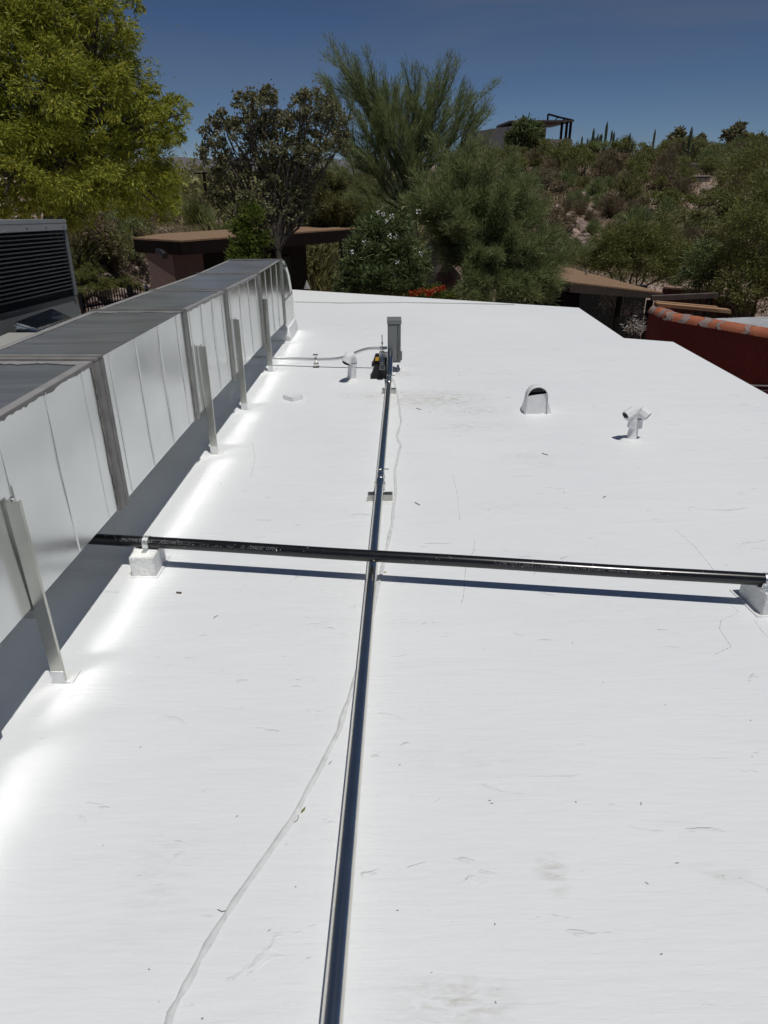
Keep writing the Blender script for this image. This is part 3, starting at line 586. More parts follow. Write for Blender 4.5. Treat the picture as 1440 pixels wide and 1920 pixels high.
# low white curb corner
c = az(549, 754); a = az(530, 748); b = az(569, 748)
mb = MB(); zt = .032; far = (a + b) / 2 + Vector((0.0, .12, 0))
mb.hexa([c, b, far, a] + [c + Vector((0, .004, zt)), b + Vector((-.004, 0, zt)), far + Vector((0, -.0, .004)), a + Vector((.004, 0, zt))])
tag(mb.build('roof_wedge', ROOF, bevel=.003), 'low white wedge with its corner pointing at the camera near the duct legs', 'wedge')

# ================================================================== DEBRIS
def twig(pxs, r_, label, m_=TWIG, z=.002, grp='dry twigs scattered on the white roof'):
    P_ = [az(px, py, z) for px, py in pxs]; mb = MB(); mb.tube(P_, r_, 6); return tag(mb.build('twig', m_, smooth=True), label, 'twig', grp)
twig([(408, 1705), (416, 1709), (425, 1707)], .0009, 'curved dark twig left of the long painted seam near the bottom')
twig([(551, 1542), (558, 1537), (560, 1528)], .0009, 'curved twig beside the green leaf by the seam')
twig([(401, 1160), (403, 1156), (408, 1154)], .0009, 'tiny curved twig in front of the left white block')
twig([(778, 942), (787, 947)], .0022, 'short brown twig right of the strut channel')
twig([(780, 765), (789, 768)], .002, 'brown twig on the dirty patch right of the conduit')
twig([(331, 1111), (340, 1112)], .0045, 'dark brown chip lying right of the left white block')
twig([(1016, 850), (1027, 853)], .0022, 'pale brown sliver below the rounded hood vent')
twig([(1131, 933), (1136, 930)], .002, 'tiny twig right of centre beyond the black pipe')
twig([(616, 1433), (622, 1427)], .0008, 'tiny curved twig near the seam left of the conduit')
c = az(568, 1519, .003); mb = MB(); e = Vector((.011, .018, 0)).normalized(); s_ = Vector((e.y, -e.x, 0))
mb.add([c - e * .011, c - e * .003 + s_ * .003, c + e * .006 + s_ * .0028, c + e * .012 + Vector((0, 0, .003)), c + e * .006 - s_ * .0028, c - e * .003 - s_ * .003, c - e * .002 + Vector((0, 0, -.001))], [(0, 1, 6), (1, 2, 3, 6), (3, 4, 5, 6), (5, 0, 6)])
tag(mb.build('leaf', mat('olive_leaf', (0.16, 0.15, 0.03), .6)), 'small olive green leaf lying beside the painted seam', 'leaf')
c = az(722, 1073, .003); mb = MB(); mb.add([c + Vector(q) for q in ((-.005, -.004, 0), (.003, -.002, .002), (.006, .008, 0), (-.002, .004, .001))], [(0, 1, 2, 3)])
tag(mb.build('leaf', mat('yellow_leaf', (0.35, 0.22, 0.05), .6)), 'tiny yellow leaf right of the conduit below the black pipe', 'leaf')
mb = MB()
for k in range(210):
    if k < 160: px, py = random.gauss(820, 80), random.gauss(745, 30)
    else: px, py = random.uniform(60, 1420), random.uniform(600, 1900)
    if 690 < px < 745: continue
    c = az(px, py, .001); 
    if c.x < -0.95: continue
    r_ = random.uniform(.0009, .0026); a_ = random.uniform(0, 3); l_ = r_ * random.uniform(1, 4)
    e = Vector((math.cos(a_), math.sin(a_), 0)); s_ = Vector((-e.y, e.x, 0)) * r_ * .6
    mb.add([c - e * l_, c - s_, c + e * l_, c + s_, c + Vector((0, 0, r_ * .7))], [(0, 1, 4), (1, 2, 4), (2, 3, 4), (3, 0, 4)])
o = mb.build('grit', mat('grit', (0.14, 0.12, 0.10), .9, var=.4, vscale=50)); o['kind'] = 'stuff'; o['label'] = 'grit and seed husks scattered on the white roof'; o['category'] = 'grit'

# ================================================================== AIR CONDITIONER
ac = thing('air_conditioner', 'dark louvered rooftop air conditioner at the left edge', 'air conditioner', (-2.5, 4.0, 0))
AT = math.radians(-3.0); AO = Vector((-2.1, 5.0, 1.262)); Ra = Matrix.Rotation(AT, 3, 'X') @ Matrix.Rotation(-.02, 3, 'Z')
def A(l, s, z):        # l outward (right), s back towards the camera, z down from the top far corner
    return AO + Ra @ Vector((l, -s, z))
AL, AWD, AH = 2.3, .9, 1.0
mb = MB(); mb.hexa([A(-AWD, AL, -.475), A(0, AL, -.475), A(0, 0, -.475), A(-AWD, 0, -.475), A(-AWD, AL, -.02), A(-.06, AL, -.02), A(-.06, 0, -.02), A(-AWD, 0, -.02)])
mb.build('core', BLACK, ac)
mb = MB(); mb.hexa([Vector((A(-AWD, AL, 0).x, A(-AWD, AL, 0).y, 0)), Vector((-2.1 + .03, 5 - AL, 0)), Vector((-2.1 + .03, 5.0, 0)), Vector((-3.0 + .01, 5.0, 0)), A(-AWD, AL, -.476), A(.012, AL, -.476), A(.012, 0, -.476), A(-AWD, 0, -.476)]); mb.build('base_cabinet', ACGREY, ac, bevel=.004)
mb = MB(); mb.box((-AWD - .02, -.012, -.02), (.02, AL, 0.004), lambda q: A(*q)); mb.box((.006, -.012, -.062), (.020, AL, -.0205), lambda q: A(*q)); mb.build('lid', mat('lid_grey', (0.30, 0.31, 0.31), .4, var=.06), ac, bevel=.003)
mb = MB(); mb.box((-.03, -.012, -.475), (.016, .028, -.0625), lambda q: A(*q)); mb.build('corner_post', ACGREY, ac, bevel=.003)
mb = MB(); mb.box((-.02, .028, -.475), (.014, AL, -.545), lambda q: A(*q)); mb.build('bottom_rail', ACDARK, ac, bevel=.003)
NS = 16
for k in range(NS):
    z = -.064 - k * (.345 / (NS - 1)); mb = MB()
    mb.hexa([A(-.012, AL, z - .012), A(.010, AL, z - .020), A(.010, .03, z - .020), A(-.012, .03, z - .012), A(-.012, AL, z - .008), A(.012, AL, z - .013), A(.012, .03, z - .013), A(-.012, .03, z - .008)])
    mb.build('louver_slat', ACDARK, ac)
for s in (.05, .30, .55, .95, 1.4):
    mb = MB(); c = A(.020, s, -.045); mb.tube([c, c + Vector((.006, 0, 0))], .006, 8); mb.build('screw', EMTS, ac)
# sheet-metal transition and low box between unit and duct
c0 = aY(62, 628, 3.9); c1 = aY(134, 600, 4.5)
o = thing('duct_connector', 'shiny sheet metal connector between the air conditioner and the duct', 'duct connector', (-1.8, 4.2, 0))
mb = MB(); q0, q1 = Vector((-1.98, 3.85, 0)), Vector((-1.94, 4.62, 0))
mb.hexa([(-2.055, 3.96, .55), (-1.90, 3.98, .55), (-1.88, 4.46, .55), (-2.055, 4.50, .55), (-2.055, 3.97, .80), (-1.93, 3.99, .755), (-1.91, 4.44, .735), (-2.055, 4.48, .79)])
mb.build('connector_body', mat('mirror_sheet', (.66, .69, .72), .16, 1.0, var=.1, vscale=12, bump=.01, bscale=9), o, bevel=.012)
mb = MB(); mb.hexa([(-2.04, 4.0, 0), (-1.92, 4.0, 0), (-1.92, 4.4, 0), (-2.04, 4.4, 0), (-2.04, 4.0, .549), (-1.92, 4.0, .549), (-1.92, 4.4, .549), (-2.04, 4.4, .549)]); mb.build('stand', ACGREY, o)
c = Vector((-1.96, 3.80, .735))
o = thing('junction_box', 'low beige metal box in front of the air conditioner base', 'junction box', (c.x, c.y, 0))
mb = MB(); mb.box((c.x - .10, c.y - 1.6, 0), (c.x + .04, c.y + .1, c.z + .0)); mb.build('body', mat('beige_metal', (0.27, 0.27, 0.245), .5, var=.08), o, bevel=.004)
mb = MB(); mb.box((c.x - .10, c.y - 1.61, c.z + .0005), (c.x + .055, c.y + .115, c.z + .018)); mb.build('lid', mat('beige_lid', (0.42, 0.42, 0.39), .4, var=.05), o, bevel=.003)

# ================================================================== FOLIAGE TOOLS
def unit(v): return v / np.maximum(1e-9, np.linalg.norm(v, axis=1, keepdims=True))
def leaf_mesh(name, C, Dr, Ln, Wd, material, fold=None):
    n = len(C); Dr = unit(Dr); R_ = unit(RNG.normal(size=(n, 3))); S = unit(np.cross(Dr, R_))
    Ln = np.broadcast_to(np.asarray(Ln, float), (n,))[:, None]; Wd = np.broadcast_to(np.asarray(Wd, float), (n,))[:, None]
    V = np.stack([C - Dr * Ln / 2, C + S * Wd / 2, C + Dr * Ln / 2, C - S * Wd / 2], 1).reshape(-1, 3)
    return fast_mesh(name, V, np.arange(4 * n).reshape(n, 4), material)
def lobes_px(L):       # (px, py, radius px, Y)
    return [(np.array(aY(a, b, Y)), r / pxm(Y, b)) for a, b, r, Y in L]
def leafy(lobes, n, sub=16, csize=0.3, fill=0.15, droop=0.35, squash=0.9):
    """leaf centres and directions: every lobe is a shell of smaller clumps"""
    tot = sum(r ** 2 for _, r in lobes); Cs = []; Ds = []
    for c, r in lobes:
        k = max(30, int(n * r * r / tot)); sc_ = RNG.normal(size=(sub, 3)); sc_ = unit(sc_); sc_[:, 2] = np.where(sc_[:, 2] < -0.5, -sc_[:, 2], sc_[:, 2])
        rad = r * (0.55 + 0.45 * RNG.random(sub))[:, None]; cc = c + sc_ * rad * np.array([1, 1, squash]); wsz = r * csize * (0.6 + 0.8 * RNG.random(sub))
        idx = RNG.integers(0, sub, k); off = np.clip(RNG.normal(size=(k, 3)), -1.7, 1.7) * (wsz[idx][:, None]) * np.array([.75, .75, .55])
        P = cc[idx] + off; f = RNG.random(k) < fill; P[f] = c + RNG.normal(size=(f.sum(), 3)) * r * .45
        d = unit(off) * .8 + unit(P - c) * .5 + RNG.normal(size=(k, 3)) * .45; d[:, 2] -= droop
        Cs.append(P); Ds.append(d)
    return np.concatenate(Cs), np.concatenate(Ds)
def wiggle(a, b, n, amp, seed):
    a = Vector(a); b = Vector(b); L = (b - a).length; out_ = []
    for i in range(n + 1):
        t = i / n; p = a.lerp(b, t); q = Vector((mnoise.noise(Vector((t * 2.3, seed, 0))), mnoise.noise(Vector((t * 2.3, seed, 5))), mnoise.noise(Vector((t * 2.3, seed, 9)))))
        out_.append(p + q * amp * L * math.sin(math.pi * t))
    return out_
def limbs(base, fork, targets, r0, bark, name, parent, sub=3, seed=0, subr=.6):
    mb = MB(); base = Vector(base); fork = Vector(fork); mb.tube(wiggle(base, fork, 5, .06, seed), [r0 * (1 - .06 * i) for i in range(6)], 8)
    rnd = random.Random(seed); ends = []
    for i, (c, r) in enumerate(targets):
        c = Vector(c); p = wiggle(fork, c, 6, .14, seed + i + 1); r1 = r0 * .55; mb.tube(p, [r1 * (1 - .13 * k) for k in range(7)], 6)
        for j in range(sub):
            e = c + Vector((rnd.gauss(0, 1), rnd.gauss(0, 1), rnd.gauss(.3, .8))).normalized() * r * subr * 1.3; st = p[rnd.choice((3, 4, 5))]
            mb.tube(wiggle(st, e, 4, .15, seed + i * 7 + j), [r1 * .4 * (1 - .2 * k) for k in range(5)], 5); ends.append((st, e))
    return mb.build(name, bark, parent, smooth=True), ends
def plant(name, label, cat, base, group=None): return thing(name, label, cat, tuple(base), group)
def add_part(name, me, parent):
    o = bpy.data.objects.new(name, me); COL.objects.link(o); adopt(o, parent); return o

L_LIME = leafmat('lime_leaf', (0.10, 0.135, 0.014), (0.47, 0.46, 0.06), .42)
L_GREY = leafmat('grey_green_leaf', (0.08, 0.085, 0.04), (0.30, 0.28, 0.15), .35)
L_PALO = leafmat('palo_verde_twig', (0.14, 0.175, 0.07), (0.33, 0.38, 0.16), .45)
L_OLE = leafmat('oleander_leaf', (0.06, 0.085, 0.03), (0.21, 0.26, 0.10), .3)
L_MESQ = leafmat('mesquite_leaf', (0.10, 0.11, 0.03), (0.25, 0.26, 0.075), .35)
L_OLIVE = leafmat('olive_shrub', (0.15, 0.15, 0.06), (0.32, 0.31, 0.13), .4)
L_DRY = leafmat('dry_shrub', (0.15, 0.115, 0.07), (0.30, 0.235, 0.145), .3)
L_BRIGHT = leafmat('bright_green_leaf', (0.07, 0.10, 0.015), (0.15, 0.19, 0.03), .35)
FLOWER = mat('white_petal', (0.75, 0.74, 0.72), .7, var=.05); REDFL = leafmat('red_petal', (0.4, 0.03, 0.01), (0.55, 0.09, 0.03), .3)

# ---- big lime tree at left
L1 = lobes_px([(100, 60, 125, 10), (190, 55, 62, 9.6), (215, 125, 45, 9.8), (60, 190, 120, 9), (195, 195, 80, 9.3), (268, 240, 62, 9.5), (322, 212, 36, 9.8), (318, 260, 34, 10), (245, 315, 85, 9.6), (120, 320, 105, 9), (10, 330, 95, 8.6),
               (290, 345, 45, 10), (0, 90, 120, 9.5), (-80, 240, 130, 9.5), (-60, 20, 140, 10.5), (120, -60, 110, 10.5), (170, 250, 110, 11), (60, 300, 120, 11), (150, 120, 110, 11.2), (280, 180, 26, 9.8), (60, 385, 60, 9), (205, 372, 42, 9.4), (250, 10, 22, 9.8), (-70, 360, 90, 9), (150, 400, 50, 10.5), (240, 385, 50, 10.6), (300, 390, 36, 10.8), (90, 410, 60, 10), (310, 360, 30, 10.4)])
b = Vector(aY(40, 700, 10)); b.z = ground_z(b.x, b.y) - .1
t1 = plant('lime_green_tree', 'large bright lime green tree filling the top left corner', 'tree', b)
C, Dd = leafy(L1, 190000, sub=34, csize=.165, fill=.10, droop=.45); add_part('crown', leaf_mesh('crown', C, Dd, RNG.uniform(.045, .09, len(C)), RNG.uniform(.010, .018, len(C)), L_LIME), t1)
limbs(b, aY(95, 300, 10), L1[:16], .16, BARK, 'trunk', t1, 4, 11)
# ---- grey-green tree with sparse round leaves
L2 = lobes_px([(490, 205, 42, 12), (470, 245, 40, 12), (425, 250, 34, 12), (400, 290, 34, 12), (440, 330, 40, 12), (385, 250, 14, 12), (500, 285, 48, 12.2), (585, 205, 40, 12), (560, 250, 38, 12.2), (620, 240, 40, 12.3), (600, 290, 42, 12), (540, 330, 44, 12.4),
               (470, 380, 36, 11.6), (505, 180, 20, 12), (455, 195, 22, 12), (570, 185, 18, 12), (625, 205, 16, 12), (410, 340, 26, 12), (580, 345, 34, 12.2), (510, 240, 30, 12.4), (395, 228, 12, 12), (395, 375, 22, 12), (430, 390, 30, 12), (545, 290, 30, 12), (520, 330, 36, 12.2), (500, 350, 30, 12), (640, 270, 24, 12.2), (560, 370, 26, 12), (415, 215, 12, 12), (530, 225, 22, 12.3), (500, 400, 30, 12), (550, 405, 24, 12), (580, 395, 20, 12)])
b = Vector(aY(520, 640, 12)); b.z = ground_z(b.x, b.y) - .1
t2 = plant('grey_green_tree', 'sparse grey green tree with round leaves growing in front of the brown shed', 'tree', b)
C, Dd = leafy(L2, 26000, sub=26, csize=.17, fill=.10, droop=.1); add_part('crown', leaf_mesh('crown', C, Dd, RNG.uniform(.04, .07, len(C)), RNG.uniform(.02, .034, len(C)), L_GREY), t2)
fk = aY(522, 470, 12); limbs(b, fk, L2, .06, mat('brown_bark', (.09, .075, .06), .9, var=.3), 'trunk', t2, 4, 31)
# second stem and the leafy green bush at its foot
b3 = Vector(aY(470, 640, 11.3)); b3.z = ground_z(b3.x, b3.y) - .1
t3 = plant('upright_green_bush', 'upright leafy green bush in front of the shed roof', 'bush', b3)
L3 = lobes_px([(465, 470, 30, 11.3), (455, 435, 26, 11.3), (475, 405, 24, 11.3), (490, 450, 20, 11.4), (450, 480, 22, 11.2), (470, 500, 30, 11.3)])
C, Dd = leafy(L3, 9000, sub=22, csize=.3, fill=.2, droop=-.2); add_part('crown', leaf_mesh('crown', C, Dd, RNG.uniform(.05, .08, len(C)), RNG.uniform(.018, .03, len(C)), L_BRIGHT), t3)
limbs(b3, b3 + Vector((0, 0, 1.4)), L3[:4], .04, BARK, 'trunk', t3, 2, 51)

# ---- palo verde: upswept brooms of thin twigs
def broom(base, tips, n, spread, lean, ln=(.22, .5), wd=(.004, .009), start=.35, leafmatl=L_PALO, name='crown', parent=None, amp=.1, up=.6, seed=0, bark=GREENBARK, r0=.12, fork=None, sub=5, off=.06):
    mb = MB(); rnd = random.Random(seed); segs = []; fork = Vector(fork) if fork else Vector(base).lerp(Vector(tips[0]), .3)
    mb.tube(wiggle(base, fork, 4, .08, seed), [r0 * (1 - .06 * i) for i in range(5)], 8)
    for i, tp in enumerate(tips):
        tp = Vector(tp); p = wiggle(fork, tp, 8, amp, seed + i); L = (tp - fork).length
        mb.tube(p, [max(.004, r0 * .45 * (1 - .115 * k)) for k in range(9)], 5)
        for k in range(2, 8): segs.append((p[k], p[k + 1], L * off))
        for j in range(sub):
            k = rnd.choice((3, 4, 5, 6)); dr = (p[k + 1] - p[k]).normalized(); e = p[k] + (dr * .8 + Vector((rnd.gauss(0, .45), rnd.gauss(0, .45), rnd.gauss(.25, .25)))) * L * rnd.uniform(.12, .30)
            q = wiggle(p[k], e, 4, .12, seed + 100 + i * 9 + j); mb.tube(q, [max(.003, r0 * .13 * (1 - .2 * u)) for u in range(5)], 4)
            for u in range(1, 4): segs.append((q[u], q[u + 1], L * off * .8))
    mb.build('trunk', bark, parent, smooth=True)
    A_ = np.array([s[0][:] for s in segs]); B_ = np.array([s[1][:] for s in segs]); ln_s = np.linalg.norm(B_ - A_, axis=1); pr = ln_s / ln_s.sum()
    idx = RNG.choice(len(segs), n, p=pr); t = RNG.random(n)[:, None]; P = A_[idx] * (1 - t) + B_[idx] * t
    d = unit(B_ - A_)[idx] * lean + RNG.normal(size=(n, 3)) * spread; d[:, 2] += up * RNG.random(n); d = unit(d)
    P = P + d * (RNG.random(n)[:, None] ** .8) * np.array([s[2] for s in segs])[idx][:, None] * 1.6 + RNG.normal(size=(n, 3)) * .03
    Ls = RNG.uniform(*ln, n); add_part(name, leaf_mesh(name, P + d * Ls[:, None] / 2, d, Ls, RNG.uniform(*wd, n), leafmatl), parent)
b = Vector(aY(780, 600, 14)); b.z = ground_z(b.x, b.y) - .1
t4 = plant('palo_verde_tree', 'tall wispy palo verde tree rising above the middle of the roof edge', 'tree', b)
tips = [aY(x - 6, y + 20, Y) for x, y, Y in ((640, 95, 14), (668, 110, 14.3), (694, 85, 14), (722, 118, 14.2), (745, 140, 14), (792, 118, 14), (830, 108, 14.2), (862, 105, 14), (880, 150, 14.2), (905, 190, 14), (622, 150, 14), (612, 200, 13.8), (640, 240, 13.6),
         (770, 160, 14.5), (700, 150, 14.5), (850, 160, 14.5), (660, 170, 13.8), (920, 240, 13.6), (755, 200, 13.6), (810, 190, 14.4), (640, 300, 13.4), (660, 350, 13.2), (900, 280, 13.5))]
broom(b, tips, 62000, .30, .9, parent=t4, seed=61, fork=aY(770, 400, 14), r0=.13, up=.55, sub=11, amp=.13, ln=(.06, .15), wd=(.005, .009), off=.036)
# lower, denser palo verde spreading to the right behind the roof edge
b = Vector(aY(900, 640, 12.4)); b.z = ground_z(b.x, b.y) - .1
t5 = plant('palo_verde_tree', 'low dense palo verde spreading behind the far roof edge right of the flowering bush', 'tree', b)
tips = [aY(x, y, Y) for x, y, Y in ((880, 300, 12.6), (920, 290, 12.6), (960, 310, 12.8), (990, 345, 12.6), (1015, 390, 12.6), (1045, 440, 12.4), (1060, 490, 12.2), (1040, 530, 12), (990, 530, 11.9), (940, 520, 12), (900, 470, 12), (860, 420, 12), (840, 360, 12.3),
         (930, 400, 12.2), (970, 430, 12.1), (1000, 470, 12), (880, 520, 11.9), (850, 330, 12.8), (800, 400, 12.8), (780, 330, 13), (830, 300, 13.2), (950, 350, 12.1), (1030, 560, 12.2), (960, 560, 11.8), (760, 380, 13), (870, 555, 11.7), (910, 565, 11.7), (830, 490, 12.4), (935, 480, 11.8), (1000, 560, 11.8), (800, 450, 12.8), (900, 600, 11.8))]
broom(b, tips, 110000, .45, .7, parent=t5, seed=91, fork=aY(900, 500, 12.6), r0=.10, up=.5, sub=11, amp=.18, ln=(.06, .15), wd=(.006, .012), off=.06)
b = Vector(aY(650, 640, 16)); b.z = ground_z(b.x, b.y) - .1
t6 = plant('mesquite_tree', 'olive green wispy mesquite behind the right end of the brown shed', 'tree', b)
tips = [aY(x, y, Y) for x, y, Y in ((560, 330, 18), (600, 320, 18), (640, 330, 18), (690, 330, 18), (720, 350, 18), (580, 370, 18), (620, 380, 17.6), (660, 380, 17.6), (700, 400, 17.6), (560, 400, 18), (730, 380, 18), (640, 420, 18), (600, 350, 17.6), (540, 370, 18.4))]
broom(b + Vector((0, 2, 0)), tips, 60000, .5, .6, parent=t6, seed=131, fork=aY(640, 450, 18), r0=.10, up=.4, sub=9, amp=.2, ln=(.08, .18), wd=(.010, .018), off=.07, leafmatl=L_OLIVE, bark=BARK)
# ---- oleander with white flowers
L7 = lobes_px([(720, 440, 48, 11.8), (690, 480, 45, 11.6), (750, 480, 46, 11.6), (665, 525, 36, 11.5), (715, 530, 46, 11.4), (765, 530, 38, 11.4), (745, 420, 26, 11.9), (700, 425, 26, 11.9), (785, 500, 22, 11.6), (650, 545, 24, 11.4)])
b = Vector(aY(715, 640, 11.8)); b.z = ground_z(b.x, b.y) - .1
t7 = plant('oleander_bush', 'dark green oleander bush with white flowers behind the far roof edge', 'bush', b)
C, Dd = leafy(L7, 26000, sub=34, csize=.24, fill=.15, droop=-.35); add_part('crown', leaf_mesh('crown', C, Dd, RNG.uniform(.07, .12, len(C)), RNG.uniform(.014, .024, len(C)), L_OLE), t7)
limbs(b, b + Vector((0, 0, 1.0)), L7[:6], .04, BARK, 'trunk', t7, 2, 71)
def flowers(spots, Y, parent, r_, material, n=40, name='flower_cluster'):
    for px, py in spots:
        c = np.array(aY(px, py, Y)); P = c + np.clip(RNG.normal(size=(n, 3)), -1.3, 1.3) * r_; add_part(name, leaf_mesh(name, P, RNG.normal(size=(n, 3)), r_ * 1.1, r_ * .8, material), parent)
flowers([(708, 399), (719, 402), (735, 406), (724, 414), (785, 396), (731, 442), (742, 444), (682, 455), (790, 476), (738, 515), (745, 492), (660, 472)], 11.15, t7, .022, FLOWER, 16)
# ---- red flowers beside it
b = Vector(aY(800, 600, 11.3)); b.z = ground_z(b.x, b.y) - .1
t8 = plant('red_flower_bush', 'low bush with orange red flowers just behind the roof edge', 'bush', b)
L8 = lobes_px([(785, 556, 18, 11.2), (810, 552, 20, 11.2), (835, 560, 18, 11.2), (800, 575, 30, 11.2)])
C, Dd = leafy(L8, 3500, sub=14, csize=.3); add_part('crown', leaf_mesh('crown', C, Dd, .05, .016, L_BRIGHT), t8)
limbs(b, b + Vector((0, 0, .6)), L8[:3], .025, BARK, 'trunk', t8, 1, 81)
flowers([(772, 551), (783, 549), (792, 545), (800, 548), (812, 544), (822, 543), (806, 551), (830, 540)], 10.95, t8, .028, REDFL, 36)

# ================================================================== SHRUB ARCHETYPES, COPIED
def archetype(kind, seed):
    rng = np.random.default_rng(seed)
    global RNG
    old = RNG; RNG = rng
    if kind == 'wispy':
        n = 2600; a = rng.uniform(0, 6.28, n); e = np.abs(rng.normal(.75, .35, n)); k = rng.integers(0, 26, n); ka = rng.uniform(0, 6.28, 26); ke = rng.uniform(.25, 1.45, 26)
        d = np.stack([np.cos(ka[k]) * np.cos(ke[k]), np.sin(ka[k]) * np.cos(ke[k]), np.sin(ke[k])], 1) + rng.normal(size=(n, 3)) * .2; d = unit(d)
        rad = (rng.random(n) ** .6) * (0.75 + .25 * rng.random(26))[k]; P = d * rad[:, None] * np.array([.62, .62, 1.0]); P[:, 2] = np.abs(P[:, 2]) + .02
        me = leaf_mesh('shrub_foliage', P, d + rng.normal(size=(n, 3)) * .35 + np.array([0, 0, .4]), rng.uniform(.09, .2, n), rng.uniform(.012, .024, n), L_OLIVE)
    else:
        lobes = [(np.array([rng.normal(0, .28), rng.normal(0, .28), rng.uniform(.35, .75)]), rng.uniform(.2, .34)) for _ in range(7)]
        P, d = leafy(lobes, 3000, sub=14, csize=.3, fill=.1, droop=0); P[:, 2] = np.maximum(P[:, 2], .03)
        me = leaf_mesh('shrub_foliage', P, d, rng.uniform(.05, .1, len(P)), rng.uniform(.018, .034, len(P)), L_MESQ)
    RNG = old; return me
ARCH = [archetype('wispy', s) for s in (1, 2, 3)] + [archetype('leafy', s) for s in (4, 5, 6)]
STEMS = []
for s in range(2):
    mb = MB(); rn = random.Random(s)
    for k in range(9):
        a_ = k * .7 + rn.random(); mb.tube(wiggle((0, 0, -.08), (math.cos(a_) * .4, math.sin(a_) * .4, rn.uniform(.4, .8)), 4, .15, k + s * 20), [.022, .018, .013, .009, .004], 4)
    o = mb.build('stem', BARK); STEMS.append(o.data); bpy.data.objects.remove(o)
SHRUB_MATS = [L_OLIVE, L_DRY, L_MESQ, L_PALO]
SHRUB = {}
def shrub_mesh(ai, mi):
    if (ai, mi) not in SHRUB:
        me = ARCH[ai].copy(); me.materials.clear(); me.materials.append(SHRUB_MATS[mi]); SHRUB[(ai, mi)] = me
    return SHRUB[(ai, mi)]
KIND = {0: ('olive_shrub', 'olive green desert shrub on the dry hillside', 'olive desert shrubs'), 1: ('dry_shrub', 'brown dried out desert shrub on the dry hillside', 'dry desert shrubs'),
        2: ('green_shrub', 'leafy green desert shrub on the dry hillside', 'green desert shrubs'), 3: ('grey_shrub', 'grey green wispy shrub on the dry hillside', 'grey green desert shrubs')}
def shrub(x, y, s, ai, mi, label=None, group=None, sz=1.0, name=None):
    nm, lb, gp = KIND[mi]; z = ground_z(x, y)
    o = bpy.data.objects.new(name or nm, None); COL.objects.link(o); o.location = (x, y, z); o.rotation_euler = (0, 0, random.uniform(0, 6.28)); o.scale = (s, s, s * sz)
    o['label'] = label or lb; o['category'] = 'shrub'; o['group'] = group or gp
    for part, me in (('foliage', shrub_mesh(ai, mi)), ('stem', STEMS[ai % 2])):
        c = bpy.data.objects.new(part, me); COL.objects.link(c); c.parent = o
    return o
def hill_hit(px, py):       # where the line of sight meets the ground
    d = ray(px, py).normalized(); t = 9.0
    while t < 400:
        p = EYEP + d * t
        if p.z < ground_z(p.x, p.y): return p
        t += .25 if t < 90 else 2
    return None
PATCHES = ((1085, 425, 52, 48), (1115, 465, 60, 16), (1205, 405, 50, 26), (1322, 385, 42, 52), (1400, 390, 40, 22))
def in_patch(px, py): return any(((px - a) / c) ** 2 + ((py - b) / d) ** 2 < 1 for a, b, c, d in PATCHES)
rs = random.Random(5)
cnt = 0; placed = []
for k in range(2600):
    if cnt >= 290: break
    px = rs.uniform(900, 1500); py = rs.uniform(262, 520) if rs.random() < .75 else rs.uniform(262, 340); p = hill_hit(px, py)
    if not p or p.y < 17 or p.y > 85: continue
    rocky = in_patch(px, py)
    if rocky and rs.random() < .86: continue
    s = rs.uniform(.7, 1.7) * (.8 if p.y > 45 else 1.0) * (.6 if rocky else 1)
    if any((p.x - q[0]) ** 2 + (p.y - q[1]) ** 2 < (.42 * (s + q[2])) ** 2 for q in placed): continue
    if 1050 < px < 1260 and py > 490: continue
    placed.append((p.x, p.y, s)); mi = rs.choice((0, 0, 1, 1, 1, 3, 3, 2)) if py > 330 else rs.choice((0, 0, 2, 2, 3, 1))
    zone = 'on the hill crest' if py < 295 else 'high on the hillside' if py < 345 else 'halfway up the hillside' if py < 420 else 'low on the hillside'
    side = 'behind the palo verde' if px < 1060 else 'above the tan gable roof' if px < 1240 else 'above the red building'
    size = 'large' if s > 1.35 else 'medium' if s > .95 else 'small'; look = ('wispy olive green', 'dried out brown', 'leafy green', 'grey green')[mi]
    shrub(p.x, p.y, s, rs.randrange(3) if mi in (0, 1, 3) and rs.random() < .8 else 3 + rs.randrange(3), mi, f'{size} {look} shrub {zone} {side}', sz=rs.uniform(.75, 1.05)); cnt += 1
# rocks in the bare part of the slope
ROCKS = []
for s in range(4):
    mb = MB(); bm = bmesh.new(); bmesh.ops.create_icosphere(bm, subdivisions=2, radius=1)
    for v in bm.verts: v.co *= 1 + .35 * mnoise.noise(v.co * 1.1 + Vector((s * 9, 0, 0))) + .12 * mnoise.noise(v.co * 3.1 + Vector((s, 4, 0))); v.co.z *= .65
    me = bpy.data.meshes.new('rock'); bm.to_mesh(me); bm.free(); me.materials.append(ROCK); ROCKS.append(me)
def rock(p, s, i, lab, grp):
    o = bpy.data.objects.new('rock', ROCKS[i]); COL.objects.link(o); o.location = (p.x, p.y, ground_z(p.x, p.y) + .1 * s); o.scale = (s * rs.uniform(.8, 1.3), s, s * rs.uniform(.6, 1)); o.rotation_euler = (rs.uniform(-.3, .3), 0, rs.uniform(0, 6))
    tag(o, lab, 'rock', grp)
for k in range(130):
    a_, b_, c_, d_ = rs.choice(PATCHES); px, py = rs.gauss(a_, c_ * .5), rs.gauss(b_, d_ * .5); p = hill_hit(px, py)
    if p and 17 < p.y < 70: rock(p, rs.uniform(.08, .34), rs.randrange(4), 'pinkish rock on the bare part of the hillside', 'rocks on the hillside')
